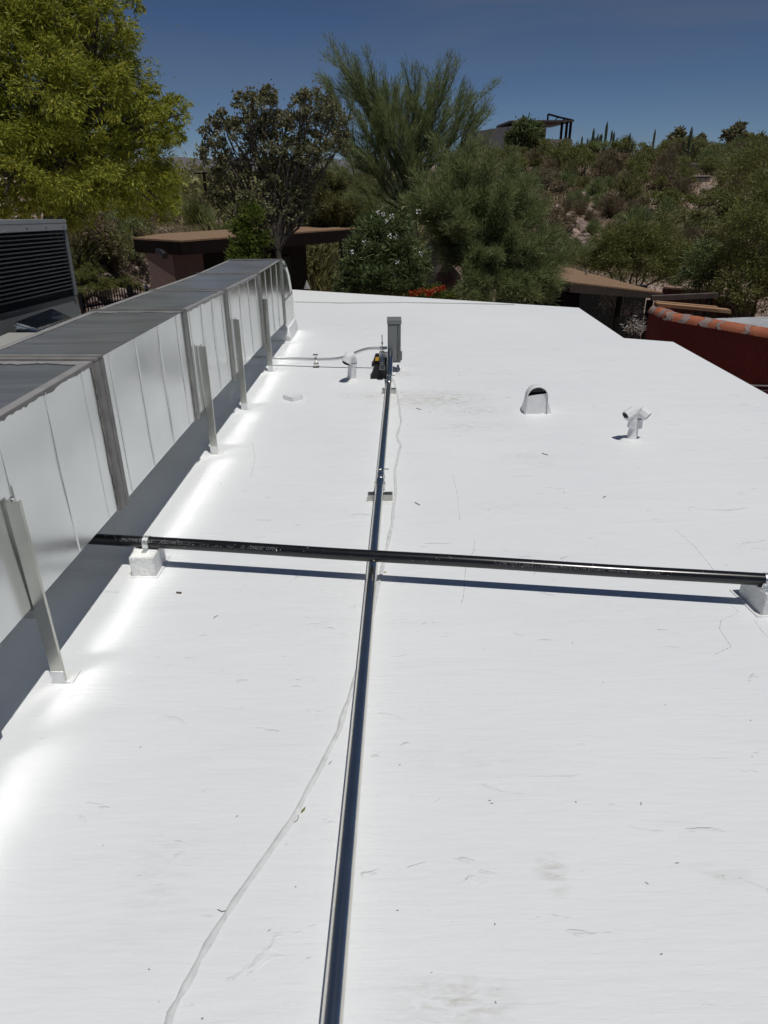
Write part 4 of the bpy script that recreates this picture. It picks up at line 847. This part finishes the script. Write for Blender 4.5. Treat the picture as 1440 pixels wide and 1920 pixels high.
# left bank: rocks, thicket, green bushes
for k in range(34):
    px, py = rs.uniform(140, 275), rs.uniform(480, 585); p = hill_hit(px, py)
    if p and p.y < 30: rock(p, rs.uniform(.08, .26), rs.randrange(4), 'pinkish rock on the left bank behind the fence', 'rocks on the left bank')
for k in range(46):
    px, py = rs.uniform(120, 285), rs.uniform(402, 520); p = hill_hit(px, py)
    if p and p.y < 40: shrub(p.x, p.y, rs.uniform(.6, 1.3), rs.randrange(6), rs.choice((0, 1, 1, 3)), 'brownish thicket shrub on the left bank below the lime green tree', 'thicket shrubs on the left bank')
for k in range(13):
    px, py = rs.uniform(150, 262), rs.uniform(535, 580); p = hill_hit(px, py)
    if p and p.y < 30: shrub(p.x, p.y, rs.uniform(.3, .5), 3 + rs.randrange(3), 2, 'low bright green bush on the left bank just behind the iron fence', 'low green bushes on the left bank')
for k in range(120):                                    # trees and scrub of the valley beyond the shed
    y = rs.uniform(22, 150); px = rs.uniform(110, 760); X = (px - 720) / 1418 * y; z = ground_z(X, y); top = 1.55 - (rs.uniform(345, 400) - 316) / 1430 * y
    s = max(1.2, min(6.5, top - z))
    shrub(X, y, s, rs.randrange(6), rs.choice((0, 0, 2, 3)), 'olive scrub tree in the valley beyond the brown shed', 'valley scrub trees', sz=.9, name='scrub_tree')
# nearer bushes right of the building
def bigbush(name, label, Y, lobes, n, leafM, L_=(.05, .09), W_=(.014, .026), bark=BARK, sub=26, seed=1):
    Ls = lobes_px([(a, b_, r, Y + dy) for a, b_, r, dy in lobes]); cx_ = sum(l[0][0] for l in Ls) / len(Ls); b = Vector((cx_, Y, ground_z(cx_, Y) - .05))
    t = plant(name, label, 'tree' if 'tree' in name else 'bush', b); C, Dd = leafy(Ls, n, sub=sub, csize=.26, fill=.15, droop=0)
    add_part('crown', leaf_mesh('crown', C, Dd, RNG.uniform(*L_, len(C)), RNG.uniform(*W_, len(C)), leafM), t)
    limbs(b, b + Vector((0, 0, max(.4, (min(l[0][2] for l in Ls) - b.z) * .6))), Ls[:7], .07, bark, 'trunk', t, 3, seed); return t
bigbush('mesquite_tree', 'full green mesquite tree at the right edge above the red building', 15.5, [(1420, 330, 60, 3), (1400, 430, 50, 0), (1440, 480, 70, 0), (1380, 490, 45, .5), (1400, 540, 55, -.3), (1460, 400, 60, .5), (1360, 550, 30, 0), (1450, 570, 50, -.3), (1440, 360, 45, 1)], 42000, L_MESQ, (.05, .10), (.012, .022), seed=201)
bigbush('mesquite_tree', 'rounded green mesquite tree behind the tan gable roof', 20.5, [(1140, 470, 40, 0), (1190, 450, 42, 0), (1240, 460, 44, 0), (1270, 490, 38, 0), (1110, 490, 34, 0), (1210, 490, 45, -.4), (1160, 500, 40, -.4), (1255, 520, 30, -.4)], 38000, L_MESQ, (.06, .12), (.012, .024), seed=211)
bigbush('dark_bush', 'dark bush with a few white flowers between the mesquites right of the brown wall', 16.5, [(1310, 500, 34, 0), (1330, 530, 30, 0), (1290, 530, 26, 0), (1320, 470, 26, .3), (1345, 500, 26, 0)], 8000, L_OLE, seed=221)
bigbush('round_dark_tree', 'dark rounded tree hiding the left side of the hilltop house', 52, [(985, 250, 26, 0), (975, 275, 24, 0), (1000, 268, 22, 0), (1005, 245, 16, 0), (965, 258, 16, 0)], 9000, L_OLE, (.18, .3), (.06, .11), seed=231)
bigbush('dark_tree', 'dark tree with open crown on the hill crest left of the tall saguaro', 60, [(1262, 262, 12, 0), (1274, 252, 12, 0), (1285, 268, 10, 0), (1315, 262, 10, 0), (1322, 276, 10, 0)], 900, L_GREY, (.25, .4), (.12, .2), seed=241)
bigbush('dark_tree', 'dark open tree on the hill crest at the far right', 55, [(1365, 255, 12, 0), (1385, 245, 14, 0), (1400, 262, 12, 0), (1375, 270, 12, 0)], 1200, L_GREY, (.25, .4), (.12, .2), seed=251)
bigbush('green_tree', 'broad dark green tree on the hill crest at the right edge', 50, [(1400, 285, 26, 0), (1430, 280, 28, 0), (1415, 310, 26, 0), (1445, 310, 30, 0), (1385, 305, 16, 0)], 8000, L_MESQ, (.18, .3), (.06, .1), seed=261)

# ================================================================== SAGUAROS
def sag_tube(mb, pts, r, ribs=11):
    pts = [Vector(p) for p in pts]; n = ribs * 2; N = len(pts); vs2 = []; fs = []; a = None
    for i in range(N):
        tn = (pts[min(i+1, N-1)] - pts[max(i-1, 0)]).normalized(); a = (a or (tn.cross(Vector((.3, 1, .1))))).normalized(); a = (a - tn * a.dot(tn)).normalized(); b_ = tn.cross(a); t = i / (N - 1)
        rr = r * (1 - max(0, (t - .82) / .18) ** 2 * .75) * (1 - .12 * (1 - t))
        for k in range(n): q = 2 * math.pi * k / n; k_ = rr * (1.0 if k % 2 == 0 else .84); vs2.append(pts[i] + a * math.cos(q) * k_ + b_ * math.sin(q) * k_)
    for i in range(N - 1):
        for k in range(n): k2 = (k + 1) % n; fs.append((i*n+k, (i+1)*n+k, (i+1)*n+k2, i*n+k2))
    fs.append(tuple(range((N-1)*n, N*n))); mb.add(vs2, fs)
def saguaro(px, ptop, pbase, Y, label, arms=(), wpx=5.5):
    top = aY(px, ptop, Y); x = top.x; zb = min(aY(px, pbase, Y).z, ground_z(x, Y) ) - .1; h = top.z - zb; r = wpx / 2 / pxm(Y, 300)
    t = thing('saguaro', label, 'cactus', (x, Y, zb), 'saguaros on the hill'); mb = MB(); sag_tube(mb, [(x, Y, zb + h * i / 9) for i in range(10)], r); mb.build('stalk', CACTUS, t)
    for (sd, pj, pt, off) in arms:
        zj = aY(px, pj, Y).z; zt = aY(px, pt, Y).z; o_ = sd * off / pxm(Y, 300); mb = MB()
        sag_tube(mb, [(x, Y, zj), (x + o_ * .5, Y - .05, zj - .02), (x + o_ * .9, Y - .08, zj + abs(o_) * .25), (x + o_, Y - .08, zj + abs(o_) * .7)] + [(x + o_, Y - .08, zj + abs(o_) * .7 + (zt - zj - abs(o_) * .7) * k / 4) for k in range(1, 5)], r * .75, 8); mb.build('arm', CACTUS, t)
saguaro(1139, 228, 292, 48, 'tallest slim saguaro of the cluster right of the hilltop house', ((1, 270, 244, 10), (-1, 276, 250, 8)), 5)
saguaro(1114, 240, 300, 47, 'many armed saguaro left in the cluster right of the hilltop house', ((-1, 292, 258, 10), (1, 290, 250, 8), (-1, 284, 262, 5), (1, 286, 262, 14)), 5)
saguaro(1152, 247, 292, 49, 'short saguaro at the right end of the cluster', ((1, 280, 258, 6),), 4.5)
saguaro(1126, 252, 296, 50, 'plain short saguaro standing in the middle of the cluster', (), 4.5)
saguaro(1182, 249, 312, 45, 'single straight saguaro with a short arm right of the cluster', ((1, 288, 266, 6), (-1, 308, 296, 5)), 5)
saguaro(1229, 242, 275, 55, 'thin saguaro tip showing above the bushes on the crest', (), 4)
saguaro(1298, 237, 306, 42, 'tall two armed saguaro on the crest right of the open tree', ((-1, 282, 262, 11), (1, 284, 266, 7)), 6)
saguaro(1391, 230, 275, 58, 'saguaro standing behind the dark tree at far right', (), 4.5)
saguaro(1436, 302, 360, 30, 'nearer saguaro cut by the right picture edge', (), 7)
for px, a, b_, Y in ((1083, 287, 308, 42), (1080, 309, 335, 40), (1098, 308, 330, 40), (1216, 398, 438, 27), (1320, 278, 298, 46), (1331, 276, 296, 47), (1343, 275, 294, 48), (1092, 255, 268, 56), (1309, 270, 296, 47), (1070, 262, 275, 57)):
    lab = {1083: 'small saguaro stub left of the saguaro cluster', 1080: 'short thick saguaro on the slope below the hilltop house', 1098: 'short thin saguaro on the slope below the cluster', 1216: 'lone short saguaro low on the rocky slope', 1320: 'first small saguaro right of the two armed one',
           1331: 'second small saguaro right of the two armed one', 1343: 'third small saguaro right of the two armed one', 1092: 'tiny saguaro tip on the crest beside the hilltop house', 1309: 'small saguaro close beside the two armed one', 1070: 'tiny saguaro next to the hilltop porch'}[px]
    saguaro(px, a, b_, Y, lab, (), 4 if Y > 30 else 6)

# ================================================================== BUILDINGS BEHIND
def wallbox(name, p0, p1, depth, z0, z1, material, parent, bevel=0):   # vertical wall from p0 to p1 (plan), thickness away from the camera
    p0 = Vector((p0[0], p0[1], 0)); p1 = Vector((p1[0], p1[1], 0)); d = (p1 - p0).normalized(); n = Vector((-d.y, d.x, 0)) * depth; mb = MB()
    mb.hexa([p0 + Vector((0, 0, z0)), p1 + Vector((0, 0, z0)), p1 + n + Vector((0, 0, z0)), p0 + n + Vector((0, 0, z0)), p0 + Vector((0, 0, z1)), p1 + Vector((0, 0, z1)), p1 + n + Vector((0, 0, z1)), p0 + n + Vector((0, 0, z1))])
    return mb.build(name, material, parent, bevel=bevel)
# brown shed
zr = .30; Cc, Rr, Br, Bl, Aa = [az(x, y, zr) for x, y in ((339, 454), (667, 430), (640, 419), (300, 441), (250, 449))]
shed = thing('brown_shed', 'low brown shed with tan gravel roof behind the end of the duct', 'shed', ((Cc.x + Rr.x) / 2, 17, -3))
mb = MB(); mb.prism([Cc, Rr, Br, Bl, Aa], (0, 0, .03)); mb.build('roof', TANROOF, shed)
mb = MB(); mb.prism([p + Vector((0, 0, -.24)) for p in (Cc, Rr, Br, Bl, Aa)], (0, 0, .237)); mb.build('fascia', DARKWOOD, shed)
dv = (Rr - Cc).normalized(); nv = Vector((-dv.y, dv.x, 0))
w0 = Cc + dv * .3 + nv * 1.3; w1 = Rr - dv * .5 + nv * 1.3; wallbox('back_wall', w0, w1, .2, -3.2, zr - .24, mat('shed_wall', (.022, .016, .014), .9), shed)  # near-black wall colour paints in the shade inside the shed
p0 = aY(279, 500, 15.0); p1 = aY(326, 500, 14.7); wallbox('end_wall', p0, p1, .9, -3.2, zr - .241, STUCCO_PINK, shed)
wallbox('side_wall', (p1.x + .02, p1.y + .4), (w0.x + .3, w0.y), .15, -3.2, zr - .242, mat('shed_wall', (.06, .042, .036)), shed)
d0 = w0.lerp(w1, .78); d1 = w0.lerp(w1, .86); wallbox('door', d0 - nv * .04, d1 - nv * .04, .03, -3.0, -.3, mat('shed_door', (.034, .029, .026), .8), shed)
d0 = w0.lerp(w1, .12); d1 = w0.lerp(w1, .30); wallbox('door', d0 - nv * .04, d1 - nv * .04, .03, -3.0, -.4, mat('shed_door', (.085, .07, .06)), shed)
for fr in (.5, .985):
    c = Cc.lerp(Rr, fr) + nv * .2; mb = MB(); mb.box((c.x - .05, c.y - .05, -3.2), (c.x + .05, c.y + .05, zr - .242)); mb.build('post', DARKWOOD, shed)
mb = MB(); c = aY(295, 470, 14.6); mb.tube([c, c + Vector((.12, -.12, -.02)), c + Vector((.2, -.2, -.08))], [.05, .06, .07], 8); mb.build('wall_lamp', IRON, shed)
# metal lantern caps just behind the roof edge
for px, py, Y, h, lab in ((576, 543, 11.4, 17, 'small silver lantern with cone top behind the far roof edge'), (275, 543, 12.0, 13, 'small silver lantern with cone top by the left fence')):
    c = aY(px, py, Y); s = 1 / pxm(Y, 540); gz = ground_z(c.x, c.y); t = thing('garden_lantern', lab, 'lantern', (c.x, c.y, gz), 'garden lanterns')
    mb = MB(); mb.tube([c + Vector((0, 0, s * 2)), c + Vector((0, 0, h * s * .75)), c + Vector((0, 0, h * s * .8)), c + Vector((0, 0, h * s))], [s * h * .38, s * h * .12, s * h * .1, s * h * .03], 10); mb.build('cone_cap', mat('pale_metal_paint', (.32, .32, .31), .6), t, smooth=True)
    mb = MB(); mb.tube([(c.x, c.y, gz - .05), c + Vector((0, 0, s * 3))], .025, 8); mb.build('pole', IRON, t)
# tan gable building
gb = thing('tan_gable_building', 'open carport building with tan gable roof right of the palo verde', 'building', (4.6, 17.5, -3))
T0, T1, T2 = aY(1010, 489, 20), aY(1243, 551, 17.0), aY(1070, 531, 15.6); T3 = aY(960, 515, 17)
mb = MB(); mb.prism([T3, T2, T1, T0], (0, 0, .03)); mb.build('roof', TANROOF, gb)
mb = MB(); e = Vector((0, 0, -.005)); mb.hexa([T3 + Vector((0, 0, -.19)), T2 + Vector((0, 0, -.19)), T1 + Vector((0, 0, -.12)), T0 + Vector((0, 0, -.3)), T3 + e, T2 + e, T1 + e, T0 + e]); mb.build('fascia', mat('brown_fascia', (.04, .028, .023), .85), gb)
for (q, r_) in ((T2.lerp(T1, .03), .1), (T2.lerp(T1, .55), .05), (T2.lerp(T1, .9), .06)):
    mb = MB(); zt = T2.z + (T1.z - T2.z) * .9 - .2; mb.box((q.x - r_, q.y + .15, -3.2), (q.x + r_, q.y + .15 + 2 * r_, min(q.z - .2, zt + .35))); mb.build('post', DARKWOOD, gb)
wallbox('back_wall', (T3.x, 19.2), (T1.x + .2, 18.6), .2, -3.3, T1.z - .05, BLACK, gb)  # black wall stands in for the deep shade inside the carport
mb = MB(); c = aY(1099, 517, 18.3); mb.tube([c + Vector((0, 0, -.12)), c + Vector((0, 0, .13))], .035, 8); mb.build('vent_stack', mat('vent_grey', (.3, .28, .26), .6), gb)
# pale clutter in the carport
for px, py, r_, Y, lab in ((1150, 565, .18, 17.2, 'pale dry plant hanging in the dark carport'), (1185, 580, .14, 17.0, 'pale dry plant beside the carport post'), (1193, 612, .12, 14.5, 'whitish leafy plant low beside the red building')):
    c = aY(px, py, Y); t = plant('pale_plant', lab, 'plant', (c.x, c.y, ground_z(c.x, c.y))); n = 260; P = np.array(c) + RNG.normal(size=(n, 3)) * r_ * np.array([1, .6, .6])
    add_part('leaves', leaf_mesh('leaves', P, RNG.normal(size=(n, 3)), .12, .02, leafmat('pale_leaf', (.25, .22, .19), (.5, .46, .42), .2)), t)
    mb = MB(); mb.tube(wiggle((c.x, c.y, ground_z(c.x, c.y) - .1), c, 5, .05, 3), [.03] * 6, 6); mb.build('stem', BARK, t)
# brown wall and beam behind
bw = thing('brown_wall', 'dark red brown wall with pale coping behind the red building', 'wall', (7, 17.5, -3))
q0, q1 = aY(1243, 539, 17.6), aY(1346, 547, 16.8); wallbox('wall_body', q0, q1, .25, -3.3, q0.z - .02, mat('brown_red_stucco', (.10, .035, .028), .9, bump=.004), bw)
wallbox('coping', q0 - Vector((0, .03, 0)), q1 - Vector((0, .03, 0)), .31, q0.z - .019, q0.z + .02, mat('coping', (.28, .17, .13), .9), bw)
q2 = aY(1400, 556, 16.0); wallbox('wall_body', (q1.x + .02, q1.y), q2, .25, -3.3, q1.z - .12, mat('brown_red_stucco2', (.06, .03, .026), .9), bw)
bm_ = thing('grey_beam', 'long weathered grey beam running across in front of the brown wall', 'beam', aY(1285, 562, 15.5)); q0, q1 = aY(1222, 564, 15.6), aY(1346, 559, 14.9); mb = MB(); mb.prism([q0, q0 + Vector((0, .1, 0)), q0 + Vector((0, .1, .10)), q0 + Vector((0, 0, .10))], q1 - q0); mb.build('beam_body', GREYWOOD, bm_)
for fr in (.15, .9): q = q0.lerp(q1, fr); mb = MB(); mb.box((q.x - .05, q.y + .01, -3.2), (q.x + .05, q.y + .09, q.z - .001)); mb.build('post', DARKWOOD, bm_)
# red stucco building with clay tile coping
rb = thing('red_stucco_building', 'dark red stucco building with clay tile coping at the right edge', 'building', (6, 8, -3))
zp = -.36; R0, R1, R2 = az(1217, 586, zp), az(1252, 601, zp), az(1440, 634, zp); R3 = R1 + (R2 - R1) * 3.2
wallbox('wall', R1, R3, .22, -3.2, zp, STUCCO_RED, rb); wallbox('wall', R0, R1 + (R0 - R1).normalized() * .004, .22, -3.2, zp - .002, STUCCO_RED, rb)
dvv = (R3 - R1).normalized(); nvv = Vector((-dvv.y, dvv.x, 0)); fr0 = az(1300, 590, zp - .12); 
mb = MB(); Q0 = R1 + nvv * .225 + dvv * .3; Q1 = R3 + nvv * .225; Q2 = Q1 + nvv * 3.2; Q3 = Q0 + nvv * 1.7 + dvv * .9
mb.prism([Vector((q.x, q.y, zp - .06)) for q in (Q0, Q1, Q2, Q3)], (0, 0, .1)); mb.build('flat_roof', GREYROOF, rb)
def tiles(Pa, Pb, n, smear):
    d = (Pb - Pa); L = d.length; d.normalize(); nn = Vector((-d.y, d.x, 0)); ln = L / n
    for k in range(n):
        mb = MB(); s = Pa + d * (ln * k) + nn * .10; r0, r1 = .118, .110; P_ = []; rg = 9
        for (o_, r_) in ((-.01, r0), (ln - .004, r1)):
            for a_ in range(rg): q = math.pi * a_ / (rg - 1); P_.append(s + d * o_ + nn * (r_ * math.cos(q)) + Vector((0, 0, r_ * .85 * math.sin(q) + .002)))
            for a_ in range(rg): q = math.pi * (rg - 1 - a_) / (rg - 1); P_.append(s + d * o_ + nn * ((r_ - .016) * math.cos(q)) + Vector((0, 0, (r_ - .016) * .85 * math.sin(q) + .002)))
        m2 = 2 * rg; fs = [(i, (i + 1) % m2, (i + 1) % m2 + m2, i + m2) for i in range(m2)]
        for side in (0, m2):
            for i in range(rg - 1): fs.append((side + i, side + i + 1, side + m2 - 2 - i, side + m2 - 1 - i))
        mb.add(P_, fs); mb.build('clay_tile', CLAY, rb, smooth=True)
        if k in smear:
            mb = MB(); P_ = []
            for (o_, r_) in ((random.uniform(-.05, .04), r0 + .004), (ln * random.uniform(.3, .75), r0)):
                for a_ in range(rg): q = math.pi * (a_) / (rg - 1); P_.append(s + d * (o_ + .03 * math.sin(a_ * 2.1 + k)) + nn * (r_ * math.cos(q)) + Vector((0, 0, r_ * .86 * math.sin(q) + .001)))
            mb.add(P_, [(i, i + 1, i + 1 + rg, i + rg) for i in range(rg - 1)]); mb.build('mortar_smear', MORTAR, rb, smooth=True)
tiles(R1, R1 + (R3 - R1) * .55, 14, (0, 1, 3, 4, 6, 9)); tiles(R0, R1, 2, (0, 1))
q0, q1 = aY(1232, 575, R1.y + .5), aY(1370, 588, R1.y - .1)
bd = thing('wooden_board', 'long tan wooden board lying on the tile coping of the red building', 'board', q0.lerp(q1, .5)); mb = MB(); mb.prism([q0, q0 + Vector((.0, .14, 0)), q0 + Vector((0, .14, .045)), q0 + Vector((0, 0, .045))], q1 - q0); mb.build('plank', BOARD, bd)
mb = MB(); q = q0.lerp(q1, .5) + Vector((0, .16, .01)); mb.prism([q - (q1 - q0) * .45, q - (q1 - q0) * .45 + Vector((0, .09, 0)), q - (q1 - q0) * .45 + Vector((0, .09, .04)), q - (q1 - q0) * .45 + Vector((0, 0, .04))], (q1 - q0) * .85); mb.build('plank', BOARD, bd)
# ground-level cables seen past the roof corner
for (y0_, y1_, lab) in ((722, 724, 'upper thin pale cable below the roof corner at the right edge'), (730, 731, 'lower thin pale cable below the roof corner at the right edge')):
    
    def onwall(px, py):
        d = ray(px, py); k = (R1 - EYEP).dot(nvv) / d.dot(nvv); return EYEP + d * k - nvv * .02
    a, b_ = onwall(1400, y0_), onwall(1700, y1_ + 8); mb = MB(); mb.tube([a, b_], .012, 6); tag(mb.build('cable', mat('pale_cable', (.35, .33, .33), .6)), lab, 'cable')
# mound behind the fence
c = aY(838, 560, 13.2); mb = MB(); bm = bmesh.new(); bmesh.ops.create_icosphere(bm, subdivisions=3, radius=1)
gz = ground_z(c.x, c.y); top = aY(840, 496, 13.2).z
for v in bm.verts: v.co = Vector((v.co.x * .42, v.co.y * .5, v.co.z)) * (1 + .1 * mnoise.noise(v.co * 1.5)); v.co = Vector((c.x + v.co.x, c.y + v.co.y, gz + (v.co.z * .5 + .5) * (top - gz)))
me = bpy.data.meshes.new('adobe_mound'); bm.to_mesh(me); bm.free(); me.materials.append(mat('adobe', (.24, .14, .10), .9, var=.2, vscale=6, bump=.02, bscale=20))
for p in me.polygons: p.use_smooth = True
o = bpy.data.objects.new('adobe_mound', me); COL.objects.link(o); tag(o, 'rounded tan adobe mound between the flowering bush and the palo verde', 'mound')
# pale planter wall glimpsed behind the bush
o = thing('pale_pillar', 'pale grey pillar glimpsed between the bushes above the adobe mound', 'pillar', aY(817, 520, 14.5)); q = aY(817, 463, 14.5)
mb = MB(); mb.box((q.x - .16, 14.45, -3.2), (q.x + .16, 14.75, q.z - .04)); mb.build('shaft', mat('grey_stucco', (.17, .16, .14), .9, var=.15), o)
mb = MB(); mb.box((q.x - .2, 14.41, q.z - .039), (q.x + .2, 14.79, q.z + .02)); mb.build('cap', mat('pale_cap', (.42, .40, .37), .9, var=.2), o)
# ---- hilltop house
HY = 58; hz = lambda px, py: aY(px, py, HY).z; hxx = lambda px: aY(px, 260, HY).x
hh = thing('hilltop_house', 'pale modern house with roofed porch on top of the hill', 'house', (hxx(980), HY + 3, ground_z(hxx(980), HY)))
hg = ground_z(hxx(980), HY) - 1.5
mb = MB(); mb.hexa([(hxx(903), HY + 2, hg), (hxx(958), HY, hg), (hxx(975), HY + 6, hg), (hxx(903), HY + 6, hg), (hxx(903), HY + 2, hz(903, 243)), (hxx(958), HY, hz(958, 236)), (hxx(975), HY + 6, hz(958, 236)), (hxx(903), HY + 6, hz(903, 243))]); mb.build('wing', mat('house_grey', (.25, .25, .25), .8, var=.08), hh)
mb = MB(); mb.hexa([(hxx(959), HY, hg), (hxx(1020), HY - .5, hg), (hxx(1040), HY + 6, hg), (hxx(976), HY + 6, hg), (hxx(959), HY, hz(958, 232)), (hxx(1020), HY - .5, hz(1020, 229)), (hxx(1040), HY + 6, hz(1020, 229)), (hxx(976), HY + 6, hz(958, 232))]); mb.build('wall', mat('house_tan', (.19, .17, .15), .8, var=.08), hh)
mb = MB(); mb.box((hxx(953), HY - 1.2, hz(960, 231)), (hxx(1066), HY + 6.5, hz(960, 227.5))); mb.build('roof', mat('house_roof', (.06, .05, .045), .7), hh)
mb = MB(); mb.box((hxx(952.5), HY - .6, hz(960, 227.4)), (hxx(1018), HY + 6, hz(960, 226.2))); mb.build('roof_cap', mat('house_white', (.55, .55, .54), .7), hh)
for px in (1046, 1055, 1062): mb = MB(); mb.box((hxx(px) - .08, HY - 1, hg), (hxx(px) + .08, HY - .84, hz(960, 231.1))); mb.build('porch_post', DARKWOOD, hh)
mb = MB(); mb.box((hxx(1021), HY - 1.1, hg), (hxx(1066), HY + 5, hz(1050, 262))); mb.build('porch_floor', mat('house_tan', (.19, .17, .15)), hh)
mb = MB(); P_ = [Vector((hxx(a), HY - 1.1, hz(a, b_))) for a, b_ in ((1018, 227), (1018, 216), (1040, 222), (1064, 227.3))]
for a, b_ in ((0, 1), (1, 2), (2, 3)): mb.tube([P_[a], P_[b_]], .07, 6)
for t_ in (.3, .6): mb.tube([P_[0].lerp(P_[3], t_), P_[1].lerp(P_[3], t_ + .12)], .04, 6)
mb.build('roof_truss', DARKWOOD, hh)
# terrace walls on the hill
for (xa, ya, xb, yb, lab) in ((1290, 318, 1345, 313, 'low pale terrace wall on the upper hillside'), (1352, 323, 1424, 325, 'low pale terrace wall at the right of the upper hillside'), (1250, 349, 1330, 346, 'thin pale stone edging across the hillside')):
    a = hill_hit(xa, ya) or aY(xa, ya, 50); b_ = a + (aY(xb, yb, a.y) - a); b_.z = a.z; o = thing('terrace_wall', lab, 'wall', a.lerp(b_, .5)); zt = max(ground_z(a.x, a.y), ground_z(b_.x, b_.y)) + .28
    wallbox('wall_body', a, b_, .25, zt - 1.2, zt - .03, mat('terrace_block', (.16, .14, .12), .9, var=.2), o); wallbox('coping', a - Vector((0, .02, 0)), b_ - Vector((0, .02, 0)), .3, zt - .029, zt + .02, mat('terrace_cap', (.42, .38, .34), .9), o)
# utility pole
up = aY(382, 322, 62); gz = ground_z(up.x, 62); o = thing('utility_pole', 'wooden utility pole with cross arm in the gap left of the grey green tree', 'pole', (up.x, 62, gz))
mb = MB(); mb.tube([(up.x, 62, gz - .3), up], [.16, .12], 8); mb.build('shaft', DARKWOOD, o); zc_ = aY(382, 325, 62).z
mb = MB(); mb.box((up.x - .75, 61.85, zc_ - .06), (up.x + .3, 61.95, zc_ + .06)); mb.build('cross_arm', DARKWOOD, o)
for k in (-.7, -.35, .22): mb = MB(); mb.tube([(up.x + k, 61.9, zc_ + .06), (up.x + k, 61.9, zc_ + .22)], .05, 6); mb.build('insulator', mat('insulator', (.2, .2, .2), .4), o)

# ================================================================== IRON FENCES
def iron_fence(P0, P1, n, top, low, label, r_=.008, rails=(.10, .85)):
    t = thing('iron_fence', label, 'fence', ((P0.x + P1.x) / 2, (P0.y + P1.y) / 2, low)); d = P1 - P0
    for k in range(n + 1):
        q = P0.lerp(P1, k / n); post = k % 18 == 0; rr = .02 if post else r_; mb = MB(); mb.box((q.x - rr, q.y - rr, low - .1), (q.x + rr, q.y + rr, top + (.05 if post else 0)))
        if not post: mb.add([(q.x - rr, q.y - rr, top + .0005), (q.x + rr, q.y - rr, top + .0005), (q.x + rr, q.y + rr, top + .0005), (q.x - rr, q.y + rr, top + .0005), (q.x, q.y, top + .05)], [(0, 1, 4), (1, 2, 4), (2, 3, 4), (3, 0, 4)])
        mb.build('fence_post' if post else 'picket', IRON, t)
    for h in rails:
        mb = MB(); nrm = Vector((-d.y, d.x, 0)).normalized() * .012; z = top - h; a, b_ = Vector((P0.x, P0.y, z)), Vector((P1.x, P1.y, z)); mb.hexa([a - nrm, b_ - nrm, b_ + nrm, a + nrm] + [q + Vector((0, 0, .025)) for q in (a - nrm, b_ - nrm, b_ + nrm, a + nrm)]); mb.build('rail', IRON, t)
    return t
zt = -1.70; iron_fence(az(822, 552, zt), az(1092, 571, zt), 36, zt, -3, 'black iron fence with spiked pickets just behind the far roof edge')
zt = -1.75; iron_fence(az(1096, 577, zt), az(1216, 590, zt), 14, zt, -3, 'black iron fence between the roof corner and the red building', rails=(.02, .35))
a, b_ = aY(150, 556, 9.5), aY(262, 539, 10.3); zt = (a.z + b_.z) / 2
iron_fence(Vector((a.x, a.y, 0)), Vector((b_.x, b_.y, 0)), 22, zt, -3.0, 'black iron picket fence behind the duct at left', rails=(.15, 1.2), r_=.006)

# ================================================================== GROUND COVER
pts = []
rc = random.Random(9)
for k in range(26000):
    if rc.random() < .55: px, py = rc.uniform(880, 1500), rc.uniform(262, 540); p = None
    else: px, py = rc.uniform(120, 760), rc.uniform(325, 560)
    if in_patch(px, py) and rc.random() < .8: continue
    d = ray(px, py)
    # coarse march
    dn_ = d.normalized(); t = 11.0; hit = None
    while t < 260:
        q = EYEP + dn_ * t
        if q.z < ground_z(q.x, q.y): hit = q; break
        t *= 1.04
    if hit is None or hit.y < 12.5: continue
    pts.append((hit.x + rc.gauss(0, .3), hit.y + rc.gauss(0, .6)))
B = np.array([[x, y, ground_z(x, y)] for x, y in pts]); m_ = len(B); q_ = 5
P = np.repeat(B, q_, 0); sc__ = np.repeat(np.clip(B[:, 1] / 30, .5, 4), q_)[:, None]; P = P + RNG.normal(size=P.shape) * np.array([.12, .12, .0]) * sc__; P[:, 2] += .05 * sc__[:, 0]
D_ = RNG.normal(size=P.shape) * .5 + np.array([0, 0, .7]); L_ = RNG.uniform(.12, .3, len(P)) * sc__[:, 0]
o = bpy.data.objects.new('dry_ground_cover', leaf_mesh('dry_ground_cover', P, D_, L_, L_ * .16, leafmat('ground_cover', (0.13, 0.11, 0.05), (0.29, 0.24, 0.14), .25))); COL.objects.link(o)
o['kind'] = 'stuff'; o['label'] = 'dry grass and low scrub covering the desert ground'; o['category'] = 'ground cover'
# far scrub filling the valley floor
n_ = 420; F_ = []; 
for k in range(n_):
    y = rc.uniform(60, 420); x = (rc.uniform(100, 800) - 720) / 1418 * y; s_ = rc.uniform(1.6, 3.6); F_.append((x, y, ground_z(x, y), s_))
F_ = np.array(F_); q_ = 90; C_ = np.repeat(F_[:, :3], q_, 0); S_ = np.repeat(F_[:, 3], q_)[:, None]
P = C_ + RNG.normal(size=C_.shape) * S_ * np.array([.45, .45, .28]) + S_ * np.array([0, 0, .6])
o = bpy.data.objects.new('far_scrub', leaf_mesh('far_scrub', P, RNG.normal(size=P.shape), .45 * S_[:, 0] ** .5, .22 * S_[:, 0] ** .5, L_OLIVE)); COL.objects.link(o)
o['kind'] = 'stuff'; o['label'] = 'far olive scrub covering the valley floor'; o['category'] = 'scrub'
